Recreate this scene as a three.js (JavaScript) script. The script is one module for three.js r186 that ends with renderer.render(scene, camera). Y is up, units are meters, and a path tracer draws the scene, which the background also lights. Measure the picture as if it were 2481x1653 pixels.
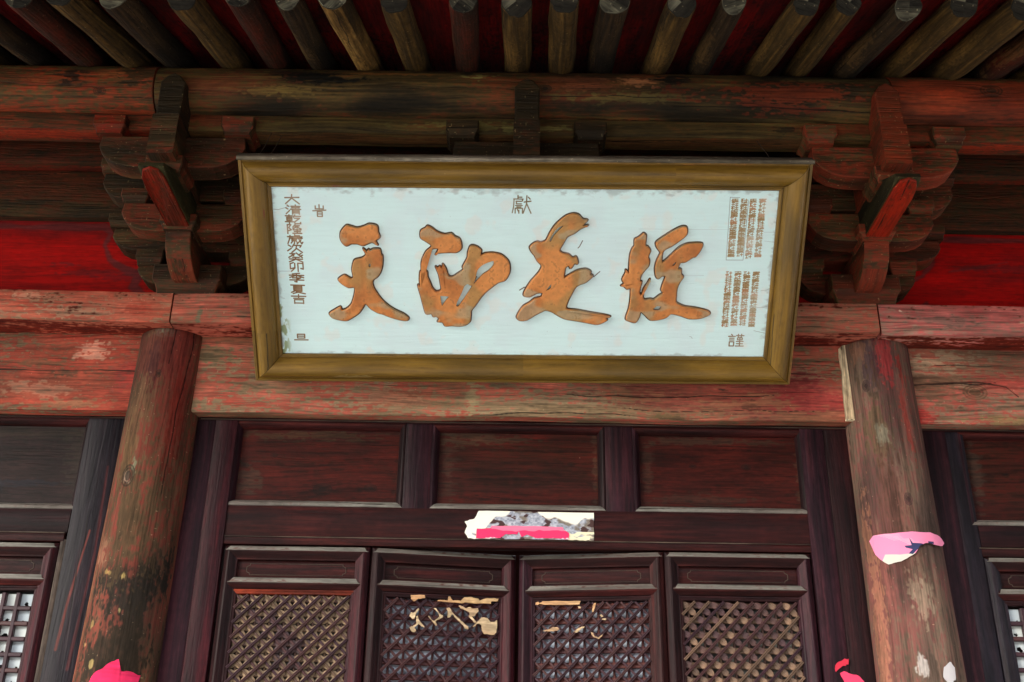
import * as THREE from 'three';
import { mergeGeometries, mergeVertices, toCreasedNormals } from 'three/addons/utils/BufferGeometryUtils.js';

// ------------------------------------------------------------ camera, sky, sun, exposure
const scene = new THREE.Scene();
const camera = new THREE.PerspectiveCamera(35.26, 1024 / 682, 0.1, 900);
camera.position.set(0, 1.6, 4.75);
camera.rotation.order = 'YXZ';
camera.rotation.set(THREE.MathUtils.degToRad(24.55), THREE.MathUtils.degToRad(0.08), THREE.MathUtils.degToRad(0.886));
const renderer = new THREE.WebGLRenderer({ antialias: true });
renderer.toneMapping = THREE.LinearToneMapping;
renderer.toneMappingExposure = 2.4;
renderer.shadowMap.enabled = true;
const SKY = { zenith: 4.2, sun: 1.5 };
{
  // overcast sky: three times as bright overhead as at the horizon
  const w = 128, h = 64, d = new Float32Array(w * h * 4);
  for (let j = 0; j < h; j++) for (let i = 0; i < w; i++) {
    const el = ((j + 0.5) / h - 0.5) * Math.PI, s = Math.max(0, Math.sin(el));
    const L = SKY.zenith * (1 + 2 * s) / 3, k = (j * w + i) * 4;
    d[k] = L * 0.98; d[k + 1] = L; d[k + 2] = L * 1.03; d[k + 3] = 1;
  }
  const t = new THREE.DataTexture(d, w, h, THREE.RGBAFormat, THREE.FloatType);
  t.mapping = THREE.EquirectangularReflectionMapping; t.magFilter = t.minFilter = THREE.LinearFilter; t.needsUpdate = true;
  scene.background = t; scene.environment = t;
}
const sun = new THREE.DirectionalLight(0xfff3e0, SKY.sun);
sun.position.set(-19, 9.5, 15); sun.target.position.set(0, 2, 0);   // the brighter, open side of the overcast sky
sun.castShadow = true; sun.shadow.radius = 44; sun.shadow.mapSize.set(2048, 2048);
Object.assign(sun.shadow.camera, { left: -14, right: 14, top: 14, bottom: -14, near: 1, far: 70 });
scene.add(sun, sun.target);

// ------------------------------------------------------------ noise
function mulberry(a) { return () => { a |= 0; a = a + 0x6D2B79F5 | 0; let t = Math.imul(a ^ a >>> 15, 1 | a); t = t + Math.imul(t ^ t >>> 7, 61 | t) ^ t; return ((t ^ t >>> 14) >>> 0) / 4294967296; }; }
const rnd = mulberry(20240);
const PERM = new Uint8Array(512), VAL = new Float32Array(256);
{ const p = [...Array(256).keys()]; for (let i = 255; i > 0; i--) { const j = Math.floor(rnd() * (i + 1)); [p[i], p[j]] = [p[j], p[i]]; } for (let i = 0; i < 512; i++) PERM[i] = p[i & 255]; for (let i = 0; i < 256; i++) VAL[i] = rnd(); }
function vn(x, y, s = 0) {
  const xi = Math.floor(x), yi = Math.floor(y); let fx = x - xi, fy = y - yi;
  fx = fx * fx * (3 - 2 * fx); fy = fy * fy * (3 - 2 * fy);
  const a = PERM[(yi + s) & 255], b = PERM[(yi + 1 + s) & 255], x0 = xi & 255, x1 = (xi + 1) & 255;
  const v00 = VAL[PERM[a + x0]], v10 = VAL[PERM[a + x1]], v01 = VAL[PERM[b + x0]], v11 = VAL[PERM[b + x1]];
  return (v00 + (v10 - v00) * fx) * (1 - fy) + (v01 + (v11 - v01) * fx) * fy;
}
function fbm(x, y, s = 0, o = 3) { let a = 0, w = 0.5, t = 0; for (let i = 0; i < o; i++) { a += w * vn(x, y, s + i * 17); t += w; w *= 0.5; x = x * 2.03 + 11.3; y = y * 2.03 + 5.7; } return a / t; }
const sst = (a, b, x) => { const t = Math.min(1, Math.max(0, (x - a) / (b - a))); return t * t * (3 - 2 * t); };
const mix3 = (a, b, t) => [a[0] + (b[0] - a[0]) * t, a[1] + (b[1] - a[1]) * t, a[2] + (b[2] - a[2]) * t];

// ------------------------------------------------------------ weathered timber, as texture maps in metres: u along the grain, v across it
function texture(data, w, h, srgb, wrap) {
  const t = new THREE.DataTexture(data, w, h, THREE.RGBAFormat, THREE.UnsignedByteType);
  if (srgb) t.colorSpace = THREE.SRGBColorSpace;
  t.wrapS = t.wrapT = wrap; t.magFilter = THREE.LinearFilter; t.minFilter = THREE.LinearMipmapLinearFilter; t.generateMipmaps = true; t.needsUpdate = true;
  return t;
}
function segDist(px, py, pts) {
  let m = 1e9;
  for (let i = 0; i + 3 < pts.length; i += 2) {
    const ax = pts[i], ay = pts[i + 1], bx = pts[i + 2] - ax, by = pts[i + 3] - ay, t = Math.min(1, Math.max(0, ((px - ax) * bx + (py - ay) * by) / (bx * bx + by * by)));
    const d = (px - ax - bx * t) ** 2 + (py - ay - by * t) ** 2; if (d < m) m = d;
  }
  return Math.sqrt(m);
}
function timber(o) {
  const { L, V, res = 380, seed = 1, bare, paint = null, cover = 0.5, soft = 0.09, dark = [38, 30, 22], stain = 0.35, grain = 1, gf = 85, dim = 1, patches = [], knots = [], cracks = 0, lines = [], speck = 0, wrap = THREE.RepeatWrapping, streak = 1, warm = [1.01, 0.86] } = o;
  const w = Math.round(L * res), h = Math.max(8, Math.round(V * res)), data = new Uint8Array(w * h * 4), bump = new Uint8Array(w * h * 4);
  const R = mulberry(seed * 77 + 5), ck = [];
  for (let i = 0; i < cracks; i++) { const u = R() * L; ck.push({ u0: u, u1: u + L * (0.12 + R() * 0.3), v: R() * V, k: (R() - 0.5) * 0.04, w: 0.0006 + R() * 0.0009, s: Math.floor(R() * 200) }); }
  for (let j = 0; j < h; j++) for (let i = 0; i < w; i++) {
    const u = (i + 0.5) / w * L, v = (j + 0.5) / h * V;
    let vv = v + (fbm(u * 1.6, v * 5, seed + 3, 2) - 0.5) * 0.05, kd = 0;
    for (const k of knots) { const dx = (u - k[0]) / (k[2] * 1.5), dy = (v - k[1]) / k[2], d = Math.sqrt(dx * dx + dy * dy); if (d < 3) { vv += Math.sign(dy) * k[2] * 0.5 * Math.exp(-d * d); } if (d < 1) kd = Math.max(kd, d < 0.45 ? 1 : 0.55 + 0.3 * Math.sin(d * 22)); }
    const g = fbm(u * 2.6 * (gf < 60 ? 1.6 : 1), vv * gf, seed, 3), fine = vn(u * 22, vv * 420, seed + 9), flake = fbm(u * 44, v * 90, seed + 13, 3) - 0.5, fib = sst(0.6, 0.78, vn(u * 5, vv * 165, seed + 15) * 0.7 + vn(u * 11, vv * 300, seed + 16) * 0.3), broad = fbm(u * 1.1, v * 4.5, seed + 21, 3), med = fbm(u * 5, v * 17, seed + 33, 3);
    let c = g < 0.5 ? mix3(bare[0], bare[1], g * 2) : mix3(bare[1], bare[2], g * 2 - 1), ht = g * 0.45 + fine * 0.2;
    if (paint) {
      const m = sst(1 - cover - soft, 1 - cover + soft, broad * 0.5 + med * 0.32 + g * 0.2 * streak + (fine - 0.5) * 0.16 + flake * 0.5 - 0.01);
      const p = mix3(paint[0], paint[1], fbm(u * 7, v * 24, seed + 50, 2));
      c = mix3(c, p, m * (0.8 + 0.2 * fine)); ht += m * 0.25;
    }
    const st = sst(0.5, 0.78, fbm(u * 1.7, v * 7, seed + 70, 3)) * stain; c = mix3(c, dark, st);
    for (const p of patches) {
      const dx = (u - p[0]) / p[2], dy = (v - p[1]) / p[3]; if (Math.abs(dx) > 1.6 || Math.abs(dy) > 1.6) continue;
      const d = Math.sqrt(dx * dx + dy * dy) + (med - 0.5) * 1.3 + (g - 0.5) * 0.9 + flake * 1.5, a = sst(1.05, 0.6, d) * (p[5] ?? 0.9); if (a > 0) { c = mix3(c, p[4], a); }
    }
    for (const l of lines) { const d = segDist(u, v, l.p) + (med - 0.5) * l.w * 1.4; if (d < l.w * 1.2) c = mix3(c, l.c, sst(l.w * 1.2, l.w * 0.5, d) * l.a); }
    if (kd) { c = mix3(c, dark, kd * 0.75); ht -= kd * 0.2; }
    for (const k of ck) if (u > k.u0 && u < k.u1) { const cv = k.v + k.k * (u - k.u0) + (vn(u * 9, 3.3, k.s) - 0.5) * 0.012, d = Math.abs(vv - cv), ww = k.w * Math.min(1, (u - k.u0) * 12, (k.u1 - u) * 12); if (d < ww * 2.2) { const a = sst(ww * 2.2, ww * 0.7, d); c = mix3(c, [14, 11, 9], a * 0.85); ht -= a * 0.7; } }
    if (speck && vn(u * 130, v * 130, seed + 90) > 1 - speck) { c = mix3(c, [205, 190, 160], 0.55); ht += 0.1; }
    ht -= fib * 0.35; const t = dim * (1 + (fine - 0.5) * 0.3 * grain + (g - 0.5) * 0.26 * grain + flake * 0.34 * grain + (med - 0.5) * 0.5 * grain) * (1 - fib * 0.18 * Math.min(1, grain)), k = (j * w + i) * 4;
    data[k] = Math.min(255, c[0] * t); data[k + 1] = Math.min(255, c[1] * t * warm[0]); data[k + 2] = Math.min(255, c[2] * t * warm[1]); data[k + 3] = 255;
    const b = Math.max(0, Math.min(255, (ht + 0.25) * 200)); bump[k] = bump[k + 1] = bump[k + 2] = b; bump[k + 3] = 255;
  }
  return { map: texture(data, w, h, true, wrap), bump: o.noBump ? null : o.ownBump || !GRAIN.length ? texture(bump, w, h, false, wrap) : sharedGrain(L, V, seed, wrap), L, V };
}
// a few grain reliefs shared by the plainer timbers, each scaled to its own metres
const GRAIN = [];
function sharedGrain(L, V, seed, wrap) { const b = GRAIN[seed % GRAIN.length], t = b.t.clone(); t.repeat.set(L / b.L, V / b.V); t.offset.set((seed * 0.37) % 1, (seed * 0.61) % 1); t.wrapS = t.wrapT = THREE.MirroredRepeatWrapping; t.needsUpdate = true; return t; }

function material(t, o = {}) {
  const { rough = 0.75, bump = 0.003, coat = 0, coatRough = 0.4, spec = 0.35, tint = 0xffffff } = o;
  const p = { color: tint, map: t.map, roughness: rough, metalness: 0 };
  if (t.bump) { p.bumpMap = t.bump; p.bumpScale = bump; }
  const m = new THREE.MeshPhysicalMaterial({ ...p, specularIntensity: spec, clearcoat: coat, clearcoatRoughness: coatRough });
  m.userData.LV = [t.L, t.V];
  return m;
}
{ const made = [1, 2, 3].map(k => timber({ L: 1.7, V: 0.6, res: 420, seed: 400 + k, bare: [[90, 90, 90], [120, 120, 120], [150, 150, 150]], paint: [[100, 100, 100], [110, 110, 110]], cover: 0.45, soft: 0.12, cracks: 7, ownBump: true })); for (const m of made) GRAIN.push({ t: m.bump, L: 1.7, V: 0.6 }); }
const flat = (hex, rough = 0.8) => new THREE.MeshStandardMaterial({ color: hex, roughness: rough });

// ------------------------------------------------------------ geometry
function outward(g) {   // faces wound so that they look outwards
  const p = g.attributes.position, ix = g.index; let v = 0; const a = new THREE.Vector3(), b = new THREE.Vector3(), c = new THREE.Vector3(), n = ix ? ix.count : p.count;
  g.computeBoundingBox(); const o = g.boundingBox.getCenter(new THREE.Vector3());
  for (let i = 0; i < n; i += 3) { const q = k => ix ? ix.getX(k) : k; a.fromBufferAttribute(p, q(i)).sub(o); b.fromBufferAttribute(p, q(i + 1)).sub(o); c.fromBufferAttribute(p, q(i + 2)).sub(o); v += a.dot(b.cross(c)); }
  if (v < 0) { if (ix) for (let i = 0; i < n; i += 3) { const t = ix.getX(i); ix.setX(i, ix.getX(i + 1)); ix.setX(i + 1, t); } else for (const k in g.attributes) { const at = g.attributes[k], s = at.itemSize, r = at.array; for (let i = 0; i < n; i += 3) for (let j = 0; j < s; j++) { const x = i * s + j, y = x + s, t = r[x]; r[x] = r[y]; r[y] = t; } } }
  return g;
}
// a closed section carried along an axis; sect(s, t) gives the ring of [a, b] points; uv: u = s / LV[0], v = way round / LV[1]
function sweep(axis, s0, s1, n, sect, LV, { caps = true, crease = 0.7, vShift = 0, uShift = 0, bottomBack = null } = {}) {
  const pos = [], uv = [], idx = [], put = (s, a, b) => axis === 'x' ? [s, a, b] : axis === 'y' ? [a, s, b] : [a, b, s];
  let m = 0, per = null;
  for (let i = 0; i <= n; i++) {
    const s = s0 + (s1 - s0) * i / n, ring = sect(s, i / n); m = ring.length;
    if (!per) { per = [0]; for (let k = 0; k < m; k++) { const p = ring[k], q = ring[(k + 1) % m]; per.push(per[k] + Math.hypot(p[0] - q[0], p[1] - q[1])); } }
    for (let k = 0; k <= m; k++) { const p = ring[k % m]; pos.push(...put(s, p[0], p[1])); let vv = per[k]; if (bottomBack !== null && vv > bottomBack) vv -= per[m]; uv.push((s - s0 + uShift) / LV[0], (vv + vShift) / LV[1]); }
  }
  const st = m + 1;
  for (let i = 0; i < n; i++) for (let k = 0; k < m; k++) { const a = i * st + k, b = a + 1, c = a + st, d = c + 1; idx.push(a, b, c, b, d, c); }
  if (caps) for (const e of [0, n]) {
    const s = e ? s1 : s0, ring = sect(s, e ? 1 : 0), base = pos.length / 3; let ca = 0, cb = 0; for (const p of ring) { ca += p[0] / m; cb += p[1] / m; }
    pos.push(...put(s, ca, cb)); uv.push(ca / LV[0], cb / LV[1]); for (const p of ring) { pos.push(...put(s, p[0], p[1])); uv.push(p[0] / LV[0], p[1] / LV[1]); }
    for (let k = 0; k < m; k++) { const b = base + 1 + k, c = base + 1 + (k + 1) % m; e ? idx.push(base, b, c) : idx.push(base, c, b); }
  }
  const g = new THREE.BufferGeometry(); g.setAttribute('position', new THREE.Float32BufferAttribute(pos, 3)); g.setAttribute('uv', new THREE.Float32BufferAttribute(uv, 2)); g.setIndex(idx);
  outward(g);
  return toCreasedNormals(g, crease);
}
// ring of a timber's section, corners eased; starts at the lower front edge and goes up the front
function boxRing(a0, a1, b0, b1, c) {
  const r = [], q = [[a0, b1, 0], [a1, b1, 1], [a1, b0, 2], [a0, b0, 3]], k = 0.29 * c;
  r.push([a0, b1 - c], [a0 + k, b1 - k], [a0 + c, b1], [a1 - c, b1], [a1 - k, b1 - k], [a1, b1 - c], [a1, b0 + c], [a1 - k, b0 + k], [a1 - c, b0], [a0 + c, b0], [a0 + k, b0 + k], [a0, b0 + c]);
  return r;
}
// squared timber along x, y or z (a = the up / x side, b = the front side)
function timberBox(axis, s0, s1, a0, a1, b0, b1, mat, { c = 0.007, wob = 0.003, seed = 1, n = null, uShift = 0 } = {}) {
  const H = a1 - a0, D = b1 - b0, len = Math.abs(s1 - s0);
  const f = (s, k) => (fbm(s * 2.2 + k * 9, k * 3.7, seed + 100, 2) - 0.5) * 2 * wob;
  return sweep(axis, s0, s1, n ?? (wob ? Math.max(2, Math.round(len * 14)) : 1), s => boxRing(a0 + f(s, 1), a1 + f(s, 2), b0, b1 + f(s, 3), c), mat.userData.LV ?? [1, 1], { bottomBack: H + D + H / 2, uShift });
}
// four mitred rails round a rectangle; profile is [distance inwards, height] from the outer edge; order bottom, right, top, left
function mitred(x0, y0, x1, y1, prof, z, LV, crease = 0.5, gap = 0) {
  const out = [], len = [0]; for (let i = 1; i < prof.length; i++) len.push(len[i - 1] + Math.hypot(prof[i][0] - prof[i - 1][0], prof[i][1] - prof[i - 1][1]));
  for (let k = 0; k < 4; k++) {
    const pos = [], uv = [], idx = [];
    prof.forEach(([d, h], i) => {
      const c = [[x0 + d, y0 + d], [x1 - d, y0 + d], [x1 - d, y1 - d], [x0 + d, y1 - d]], a = [...c[k]], b = [...c[(k + 1) % 4]], ax = k % 2, dir = k < 2 ? 1 : -1; a[ax] += dir * gap; b[ax] -= dir * gap;
      pos.push(a[0], a[1], z + h, b[0], b[1], z + h);
      const al = k % 2 ? [a[1], b[1]] : [a[0], b[0]]; uv.push(al[0] / LV[0] + k * 0.37, len[i] / LV[1] + k * 0.21, al[1] / LV[0] + k * 0.37, len[i] / LV[1] + k * 0.21);
      if (i) { const q = i * 2; idx.push(q - 2, q - 1, q, q - 1, q + 1, q); }
    });
    const g = new THREE.BufferGeometry(); g.setAttribute('position', new THREE.Float32BufferAttribute(pos, 3)); g.setAttribute('uv', new THREE.Float32BufferAttribute(uv, 2)); g.setIndex(idx);
    out.push(toCreasedNormals(g, crease));
  }
  return out;
}
// uv from the faces' own directions, grain along one axis
function boxUV(g, grain, LV, ou = 0, ov = 0) {
  if (g.index) g = g.toNonIndexed();
  const p = g.attributes.position, uv = new Float32Array(p.count * 2), a = new THREE.Vector3(), b = new THREE.Vector3(), c = new THREE.Vector3();
  for (let i = 0; i < p.count; i += 3) {
    a.fromBufferAttribute(p, i); b.fromBufferAttribute(p, i + 1); c.fromBufferAttribute(p, i + 2);
    const n = b.clone().sub(a).cross(c.clone().sub(a)), q = [Math.abs(n.x), Math.abs(n.y), Math.abs(n.z)], d = q.indexOf(Math.max(...q));
    const rest = [0, 1, 2].filter(k => k !== d), ua = rest.includes(grain) ? grain : rest[0], va = rest.find(k => k !== ua);
    [a, b, c].forEach((v, k) => { const w = [v.x, v.y, v.z]; uv[(i + k) * 2] = w[ua] / LV[0] + ou; uv[(i + k) * 2 + 1] = w[va] / LV[1] + ov; });
  }
  g.setAttribute('uv', new THREE.BufferAttribute(uv, 2));
  return g;
}
function shapeOf(pts, holes = []) {
  const s = new THREE.Shape(pts.map(p => new THREE.Vector2(...p)));
  for (const h of holes) s.holes.push(new THREE.Path(h.map(p => new THREE.Vector2(...p))));
  return s;
}
const pairs = (a, k = 1) => { const r = []; for (let i = 0; i < a.length; i += 2) r.push([a[i] * k, a[i + 1] * k]); return r; };
function extrude(shape, depth, bevel = 0.005, segs = 2) {
  return new THREE.ExtrudeGeometry(shape, { depth: depth - 2 * bevel, bevelEnabled: bevel > 0, bevelSize: bevel, bevelThickness: bevel, bevelOffset: -bevel, bevelSegments: segs, curveSegments: 8 }).translate(0, 0, bevel);
}

// ------------------------------------------------------------ things, parts, names
const BASE = new Map(), TAKEN = new Map();
function numbered(name) { const k = TAKEN.get(name) ?? 0; TAKEN.set(name, k + 1); return k ? `${name}_${String(k).padStart(3, '0')}` : name; }
function tag(o, label, category, group) { o.userData.label = label; o.userData.category = category; if (group) o.userData.group = group; return o; }
function thing(name, [x, y, z], label, category, group) { const o = new THREE.Group(); o.name = numbered(name); o.position.set(x, y, z); scene.add(o); BASE.set(o, [x, y, z]); return tag(o, label, category, group); }
function part(name, geo, mat, parent) {   // geometry given in the scene's metres (or in the thing's own, when it has no base)
  const m = new THREE.Mesh(geo, mat), b = BASE.get(parent) ?? [0, 0, 0]; geo.translate(-b[0], -b[1], -b[2]);
  m.name = name; m.castShadow = m.receiveShadow = true; BASE.set(m, b); parent.add(m); return m;
}
function solo(name, geo, mat, label, category, group) {   // a thing that is one mesh, its origin at its base
  geo.computeBoundingBox(); const b = geo.boundingBox.clone(), c = b.getCenter(new THREE.Vector3()); geo.translate(-c.x, -b.min.y, -c.z);
  const m = new THREE.Mesh(geo, mat); m.name = numbered(name); m.position.set(c.x, b.min.y, c.z); m.castShadow = m.receiveShadow = true; scene.add(m); BASE.set(m, [c.x, b.min.y, c.z]); return tag(m, label, category, group);
}
function structure(name, geo, mat) { const m = new THREE.Mesh(geo, mat); m.name = numbered(name); m.castShadow = m.receiveShadow = true; m.userData.kind = 'structure'; scene.add(m); return m; }
const plainBox = (x0, x1, y0, y1, z0, z1) => new THREE.BoxGeometry(x1 - x0, y1 - y0, z1 - z0).translate((x0 + x1) / 2, (y0 + y1) / 2, (z0 + z1) / 2);

// ------------------------------------------------------------ large structure: ground, hall body, roof
const EAVE = { y: 4.88, z: 0.68, t: Math.tan(THREE.MathUtils.degToRad(21)), c: Math.cos(THREE.MathUtils.degToRad(21)), r: 0.06 };
const axisY = z => EAVE.y - EAVE.t * (z - EAVE.z);          // height of the rafters' axes above a point z in front of the doors
{
  const stone = timber({ L: 4, V: 4, res: 110, warm: [1, 1], seed: 3, bare: [[150, 146, 138], [168, 164, 155], [184, 180, 170]], stain: 0.25, dark: [110, 106, 98], grain: 0.6, noBump: true });
  const g = new THREE.PlaneGeometry(800, 800).rotateX(-Math.PI / 2); const uv = g.attributes.uv; for (let i = 0; i < uv.count; i++) uv.setXY(i, uv.getX(i) * 200, uv.getY(i) * 200);
  g.translate(0, -0.6, 0); structure('courtyard_pavement', g, material(stone, { rough: 0.9 }));
  const brick = material(timber({ L: 2.4, V: 1.6, res: 160, warm: [1, 1], seed: 5, bare: [[96, 94, 92], [116, 114, 111], [134, 131, 127]], stain: 0.3, dark: [58, 54, 48], grain: 0.7, noBump: true }), { rough: 0.9 });
  structure('terrace_floor', boxUV(plainBox(-9, 9, -0.59, 0, -5.3, 7.5), 0, [2.4, 1.6]), brick);
  const wall = flat(0x5a2a22, 0.9);
  const body = thing('hall_body', [0, 0, -3], 'plain dark red walls of the hall behind the doors', 'hall');
  part('rear_wall', plainBox(-5.6, 5.6, 0.004, 6, -5.2, -5), wall, body);
  part('side_wall', plainBox(-5.6, -5.4, 0.004, 6, -5, -0.12), wall, body); part('side_wall', plainBox(5.4, 5.6, 0.004, 6, -5, -0.12), wall, body);
  part('upper_wall', plainBox(-5.4, 5.4, 3.36, 5.2, -0.2, -0.115), flat(0x2a1512, 0.9), body);
  part('front_wall', plainBox(-5.4, -3.4, 0.004, 3.36, -0.2, -0.05), wall, body); part('front_wall', plainBox(3.5, 5.4, 0.004, 3.36, -0.2, -0.05), wall, body);
  // roof: red boards lying on the rafters, carried on by the upper eave, then the tiled mass
  const up = EAVE.r / EAVE.c + 0.003, y = z => axisY(z) + up, e1 = 1.56, e2 = 2.55, ye2 = y(e1) - 0.2 * (e2 - e1);
  const board = shapeOf([[0.35, y(-0.35)], [-e1, y(e1)], [-e2, ye2], [-e2, ye2 + 0.03], [-e1, y(e1) + 0.03], [0.35, y(-0.35) + 0.03]].map(([a, b]) => [a, b]));
  const red = timber({ L: 2, V: 1, res: 200, seed: 8, dim: 0.74, warm: [0.7, 0.6], bare: [[52, 10, 8], [70, 10, 8], [84, 12, 10]], paint: [[112, 4, 4], [132, 8, 6]], cover: 0.6, dark: [30, 14, 10], stain: 0.4 });
  const bm = material(red, { rough: 0.85 });
  structure('roof_boards', boxUV(new THREE.ExtrudeGeometry(board, { depth: 9.6, bevelEnabled: false }).rotateY(Math.PI / 2).translate(-4.8, 0, 0), 2, bm.userData.LV), bm);
  const mass = shapeOf([[5.4, y(-5.4) + 0.034], [-e1, y(e1) + 0.034], [-e2, ye2 + 0.034], [-e2, ye2 + 0.16], [-e1, y(e1) + 0.2], [5.4, y(-5.4) + 0.3]]);
  structure('hall_roof', new THREE.ExtrudeGeometry(mass, { depth: 12, bevelEnabled: false }).rotateY(Math.PI / 2).translate(-6, 0, 0), flat(0x55585a, 0.9));
}

{ // unseen halls added to keep low sky off the doors and darken the right
  const o = thing('added_opposite_hall', [0, 0, 18], 'added dark hall with grey roof behind the viewer that blocks low sky', 'hall');
  part('wall', plainBox(-10, 16, -0.59, 6.4, 16.6, 22), flat(0x4a2620, 0.9), o);
  const sh = shapeOf([[-14.8, 6.2], [-19.2, 11.6], [-23.6, 6.2], [-23.6, 6.5], [-19.2, 12], [-14.8, 6.5]]);
  part('roof', new THREE.ExtrudeGeometry(sh, { depth: 29, bevelEnabled: false }).rotateY(Math.PI / 2).translate(-11.5, 0, 0), flat(0x4c4f52, 0.9), o);
  const s = thing('added_side_hall', [11, 0, 10], 'added lower dark hall along the right, out of view, that blocks sky', 'hall');
  part('wall', plainBox(9.6, 15, -0.59, 4.6, 2.5, 16), flat(0x4a2620, 0.9), s);
  part('roof', new THREE.ExtrudeGeometry(shapeOf([[8.4, 4.4], [12.3, 8.2], [16.2, 4.4], [16.2, 4.7], [12.3, 8.6], [8.4, 4.7]]), { depth: 15, bevelEnabled: false }).translate(0, 0, 1.8), flat(0x4c4f52, 0.9), s);
}

// ------------------------------------------------------------ columns
function column(x0, slope, rTop, rLow, tex, label) {
  const H = 3.775, LV = [H, Math.PI * 2 * 0.17], m = material({ ...tex, L: LV[0], V: LV[1] }, { rough: 0.85, bump: 0.003, spec: 0.25 });
  const ring = (s, t) => {
    const k = s > H - 0.05 ? Math.sqrt(Math.max(0, 1 - ((s - H + 0.05) / 0.05) ** 2)) : 1, r = (rLow + (rTop - rLow) * sst(1.6, 3.75, s)) - 0.045 * (1 - k), p = [];
    for (let i = 0; i < 44; i++) { const a = i / 44 * Math.PI * 2, q = 1 + (fbm(Math.cos(a) * 1.4 + 4, s * 1.1 + Math.sin(a) * 1.4, 140 + Math.round(x0), 3) - 0.5) * 0.05; p.push([x0 + slope * (s - 2.15) - Math.sin(a) * r * q, -Math.cos(a) * r * q]); }
    return p;
  };
  const n = 90, st = i => i;
  return solo('column', sweep('y', 0.004, H, n, ring, LV, { crease: 1.2 }), m, label, 'column', 'columns in front of the doors');
}
{
  const V = 1.068, f = V * 0.5;   // the front of the shaft lies at v = f
  column(-1.664, 0.018, 0.164, 0.177, timber({ L: 3.775, V, ownBump: true, dim: 0.82, gf: 55, grain: 0.85, warm: [0.97, 0.92], res: 300, seed: 11, bare: [[74, 58, 44], [98, 77, 57], [124, 99, 77]], paint: [[100, 44, 38], [120, 58, 50]], cover: 0.36, soft: 0.16, dark: [44, 40, 34], stain: 0.45, cracks: 9, speck: 0.03,
    patches: [[2.46, f + 0.06, 0.24, 0.2, [40, 36, 32], 0.92], [2.22, f + 0.04, 0.25, 0.2, [52, 43, 34], 0.85], [2.85, f + 0.03, 0.36, 0.13, [92, 74, 54], 0.85], [3.2, f - 0.06, 0.3, 0.1, [112, 88, 62], 0.7], [3.0, f - 0.04, 0.035, 0.03, [208, 176, 160], 0.95], [3.06, f - 0.02, 0.07, 0.02, [140, 150, 128], 0.7], [3.45, f - 0.04, 0.3, 0.09, [120, 84, 66], 0.5], [3.6, f + 0.1, 0.3, 0.1, [128, 52, 46], 0.8], [3.72, f + 0.0, 0.04, 0.08, [132, 142, 126], 0.85], [3.35, f + 0.13, 0.35, 0.06, [128, 46, 38], 0.8], [3.58, f - 0.02, 0.1, 0.03, [80, 74, 76], 0.7], [2.66, f - 0.12, 0.08, 0.06, [168, 118, 98], 0.6], [2.35, f - 0.19, 0.7, 0.06, [150, 92, 68], 0.75], [3.62, f + 0.02, 0.2, 0.2, [116, 54, 50], 0.6],
      [2.58, f - 0.05, 0.012, 0.02, [214, 180, 110], 0.6], [2.36, f - 0.08, 0.03, 0.012, [206, 172, 110], 0.6], [2.28, f - 0.1, 0.014, 0.012, [206, 172, 120], 0.6], [2.2, f - 0.04, 0.016, 0.012, [206, 182, 120], 0.8], [2.56, f + 0.03, 0.02, 0.008, [214, 190, 120], 0.8], [2.42, f + 0.04, 0.015, 0.01, [190, 176, 120], 0.7]], knots: [[3.01, f - 0.04, 0.035], [3.5, f + 0.02, 0.014], [2.6, f + 0.1, 0.016]] }),
    'left round column with red top and brown weathered shaft with a dark stained band');
  column(1.752, -0.011, 0.171, 0.19, timber({ L: 3.775, V, ownBump: true, dim: 0.86, gf: 55, grain: 0.85, warm: [0.97, 0.96], res: 300, seed: 29, bare: [[84, 70, 58], [114, 97, 82], [142, 124, 106]], paint: [[100, 62, 58], [124, 76, 70]], cover: 0.4, soft: 0.18, dark: [58, 44, 44], stain: 0.45, cracks: 12, speck: 0.02,
    patches: [[3.62, f + 0.06, 0.22, 0.07, [176, 54, 58], 0.7], [3.6, f - 0.02, 0.25, 0.05, [84, 66, 70], 0.75], [3.68, f - 0.07, 0.08, 0.05, [150, 110, 88], 0.8], [3.3, f - 0.03, 0.25, 0.09, [106, 88, 64], 0.6], [2.9, f + 0.0, 0.3, 0.1, [104, 66, 58], 0.6], [2.4, f - 0.14, 0.6, 0.05, [176, 120, 96], 0.7], [2.5, f + 0.06, 0.12, 0.06, [186, 166, 142], 0.55], [3.35, f + 0.13, 0.3, 0.05, [166, 66, 58], 0.7], [3.26, f - 0.0, 0.06, 0.04, [158, 160, 140], 0.6], [2.2, f + 0.05, 0.1, 0.05, [90, 76, 66], 0.7], [2.24, f + 0.02, 0.05, 0.03, [210, 208, 204], 0.75]], knots: [[3.5, f - 0.05, 0.02], [2.95, f + 0.07, 0.02]] }),
    'right round column, greyish brown with a pink paper strip stuck to it');
}

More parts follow.
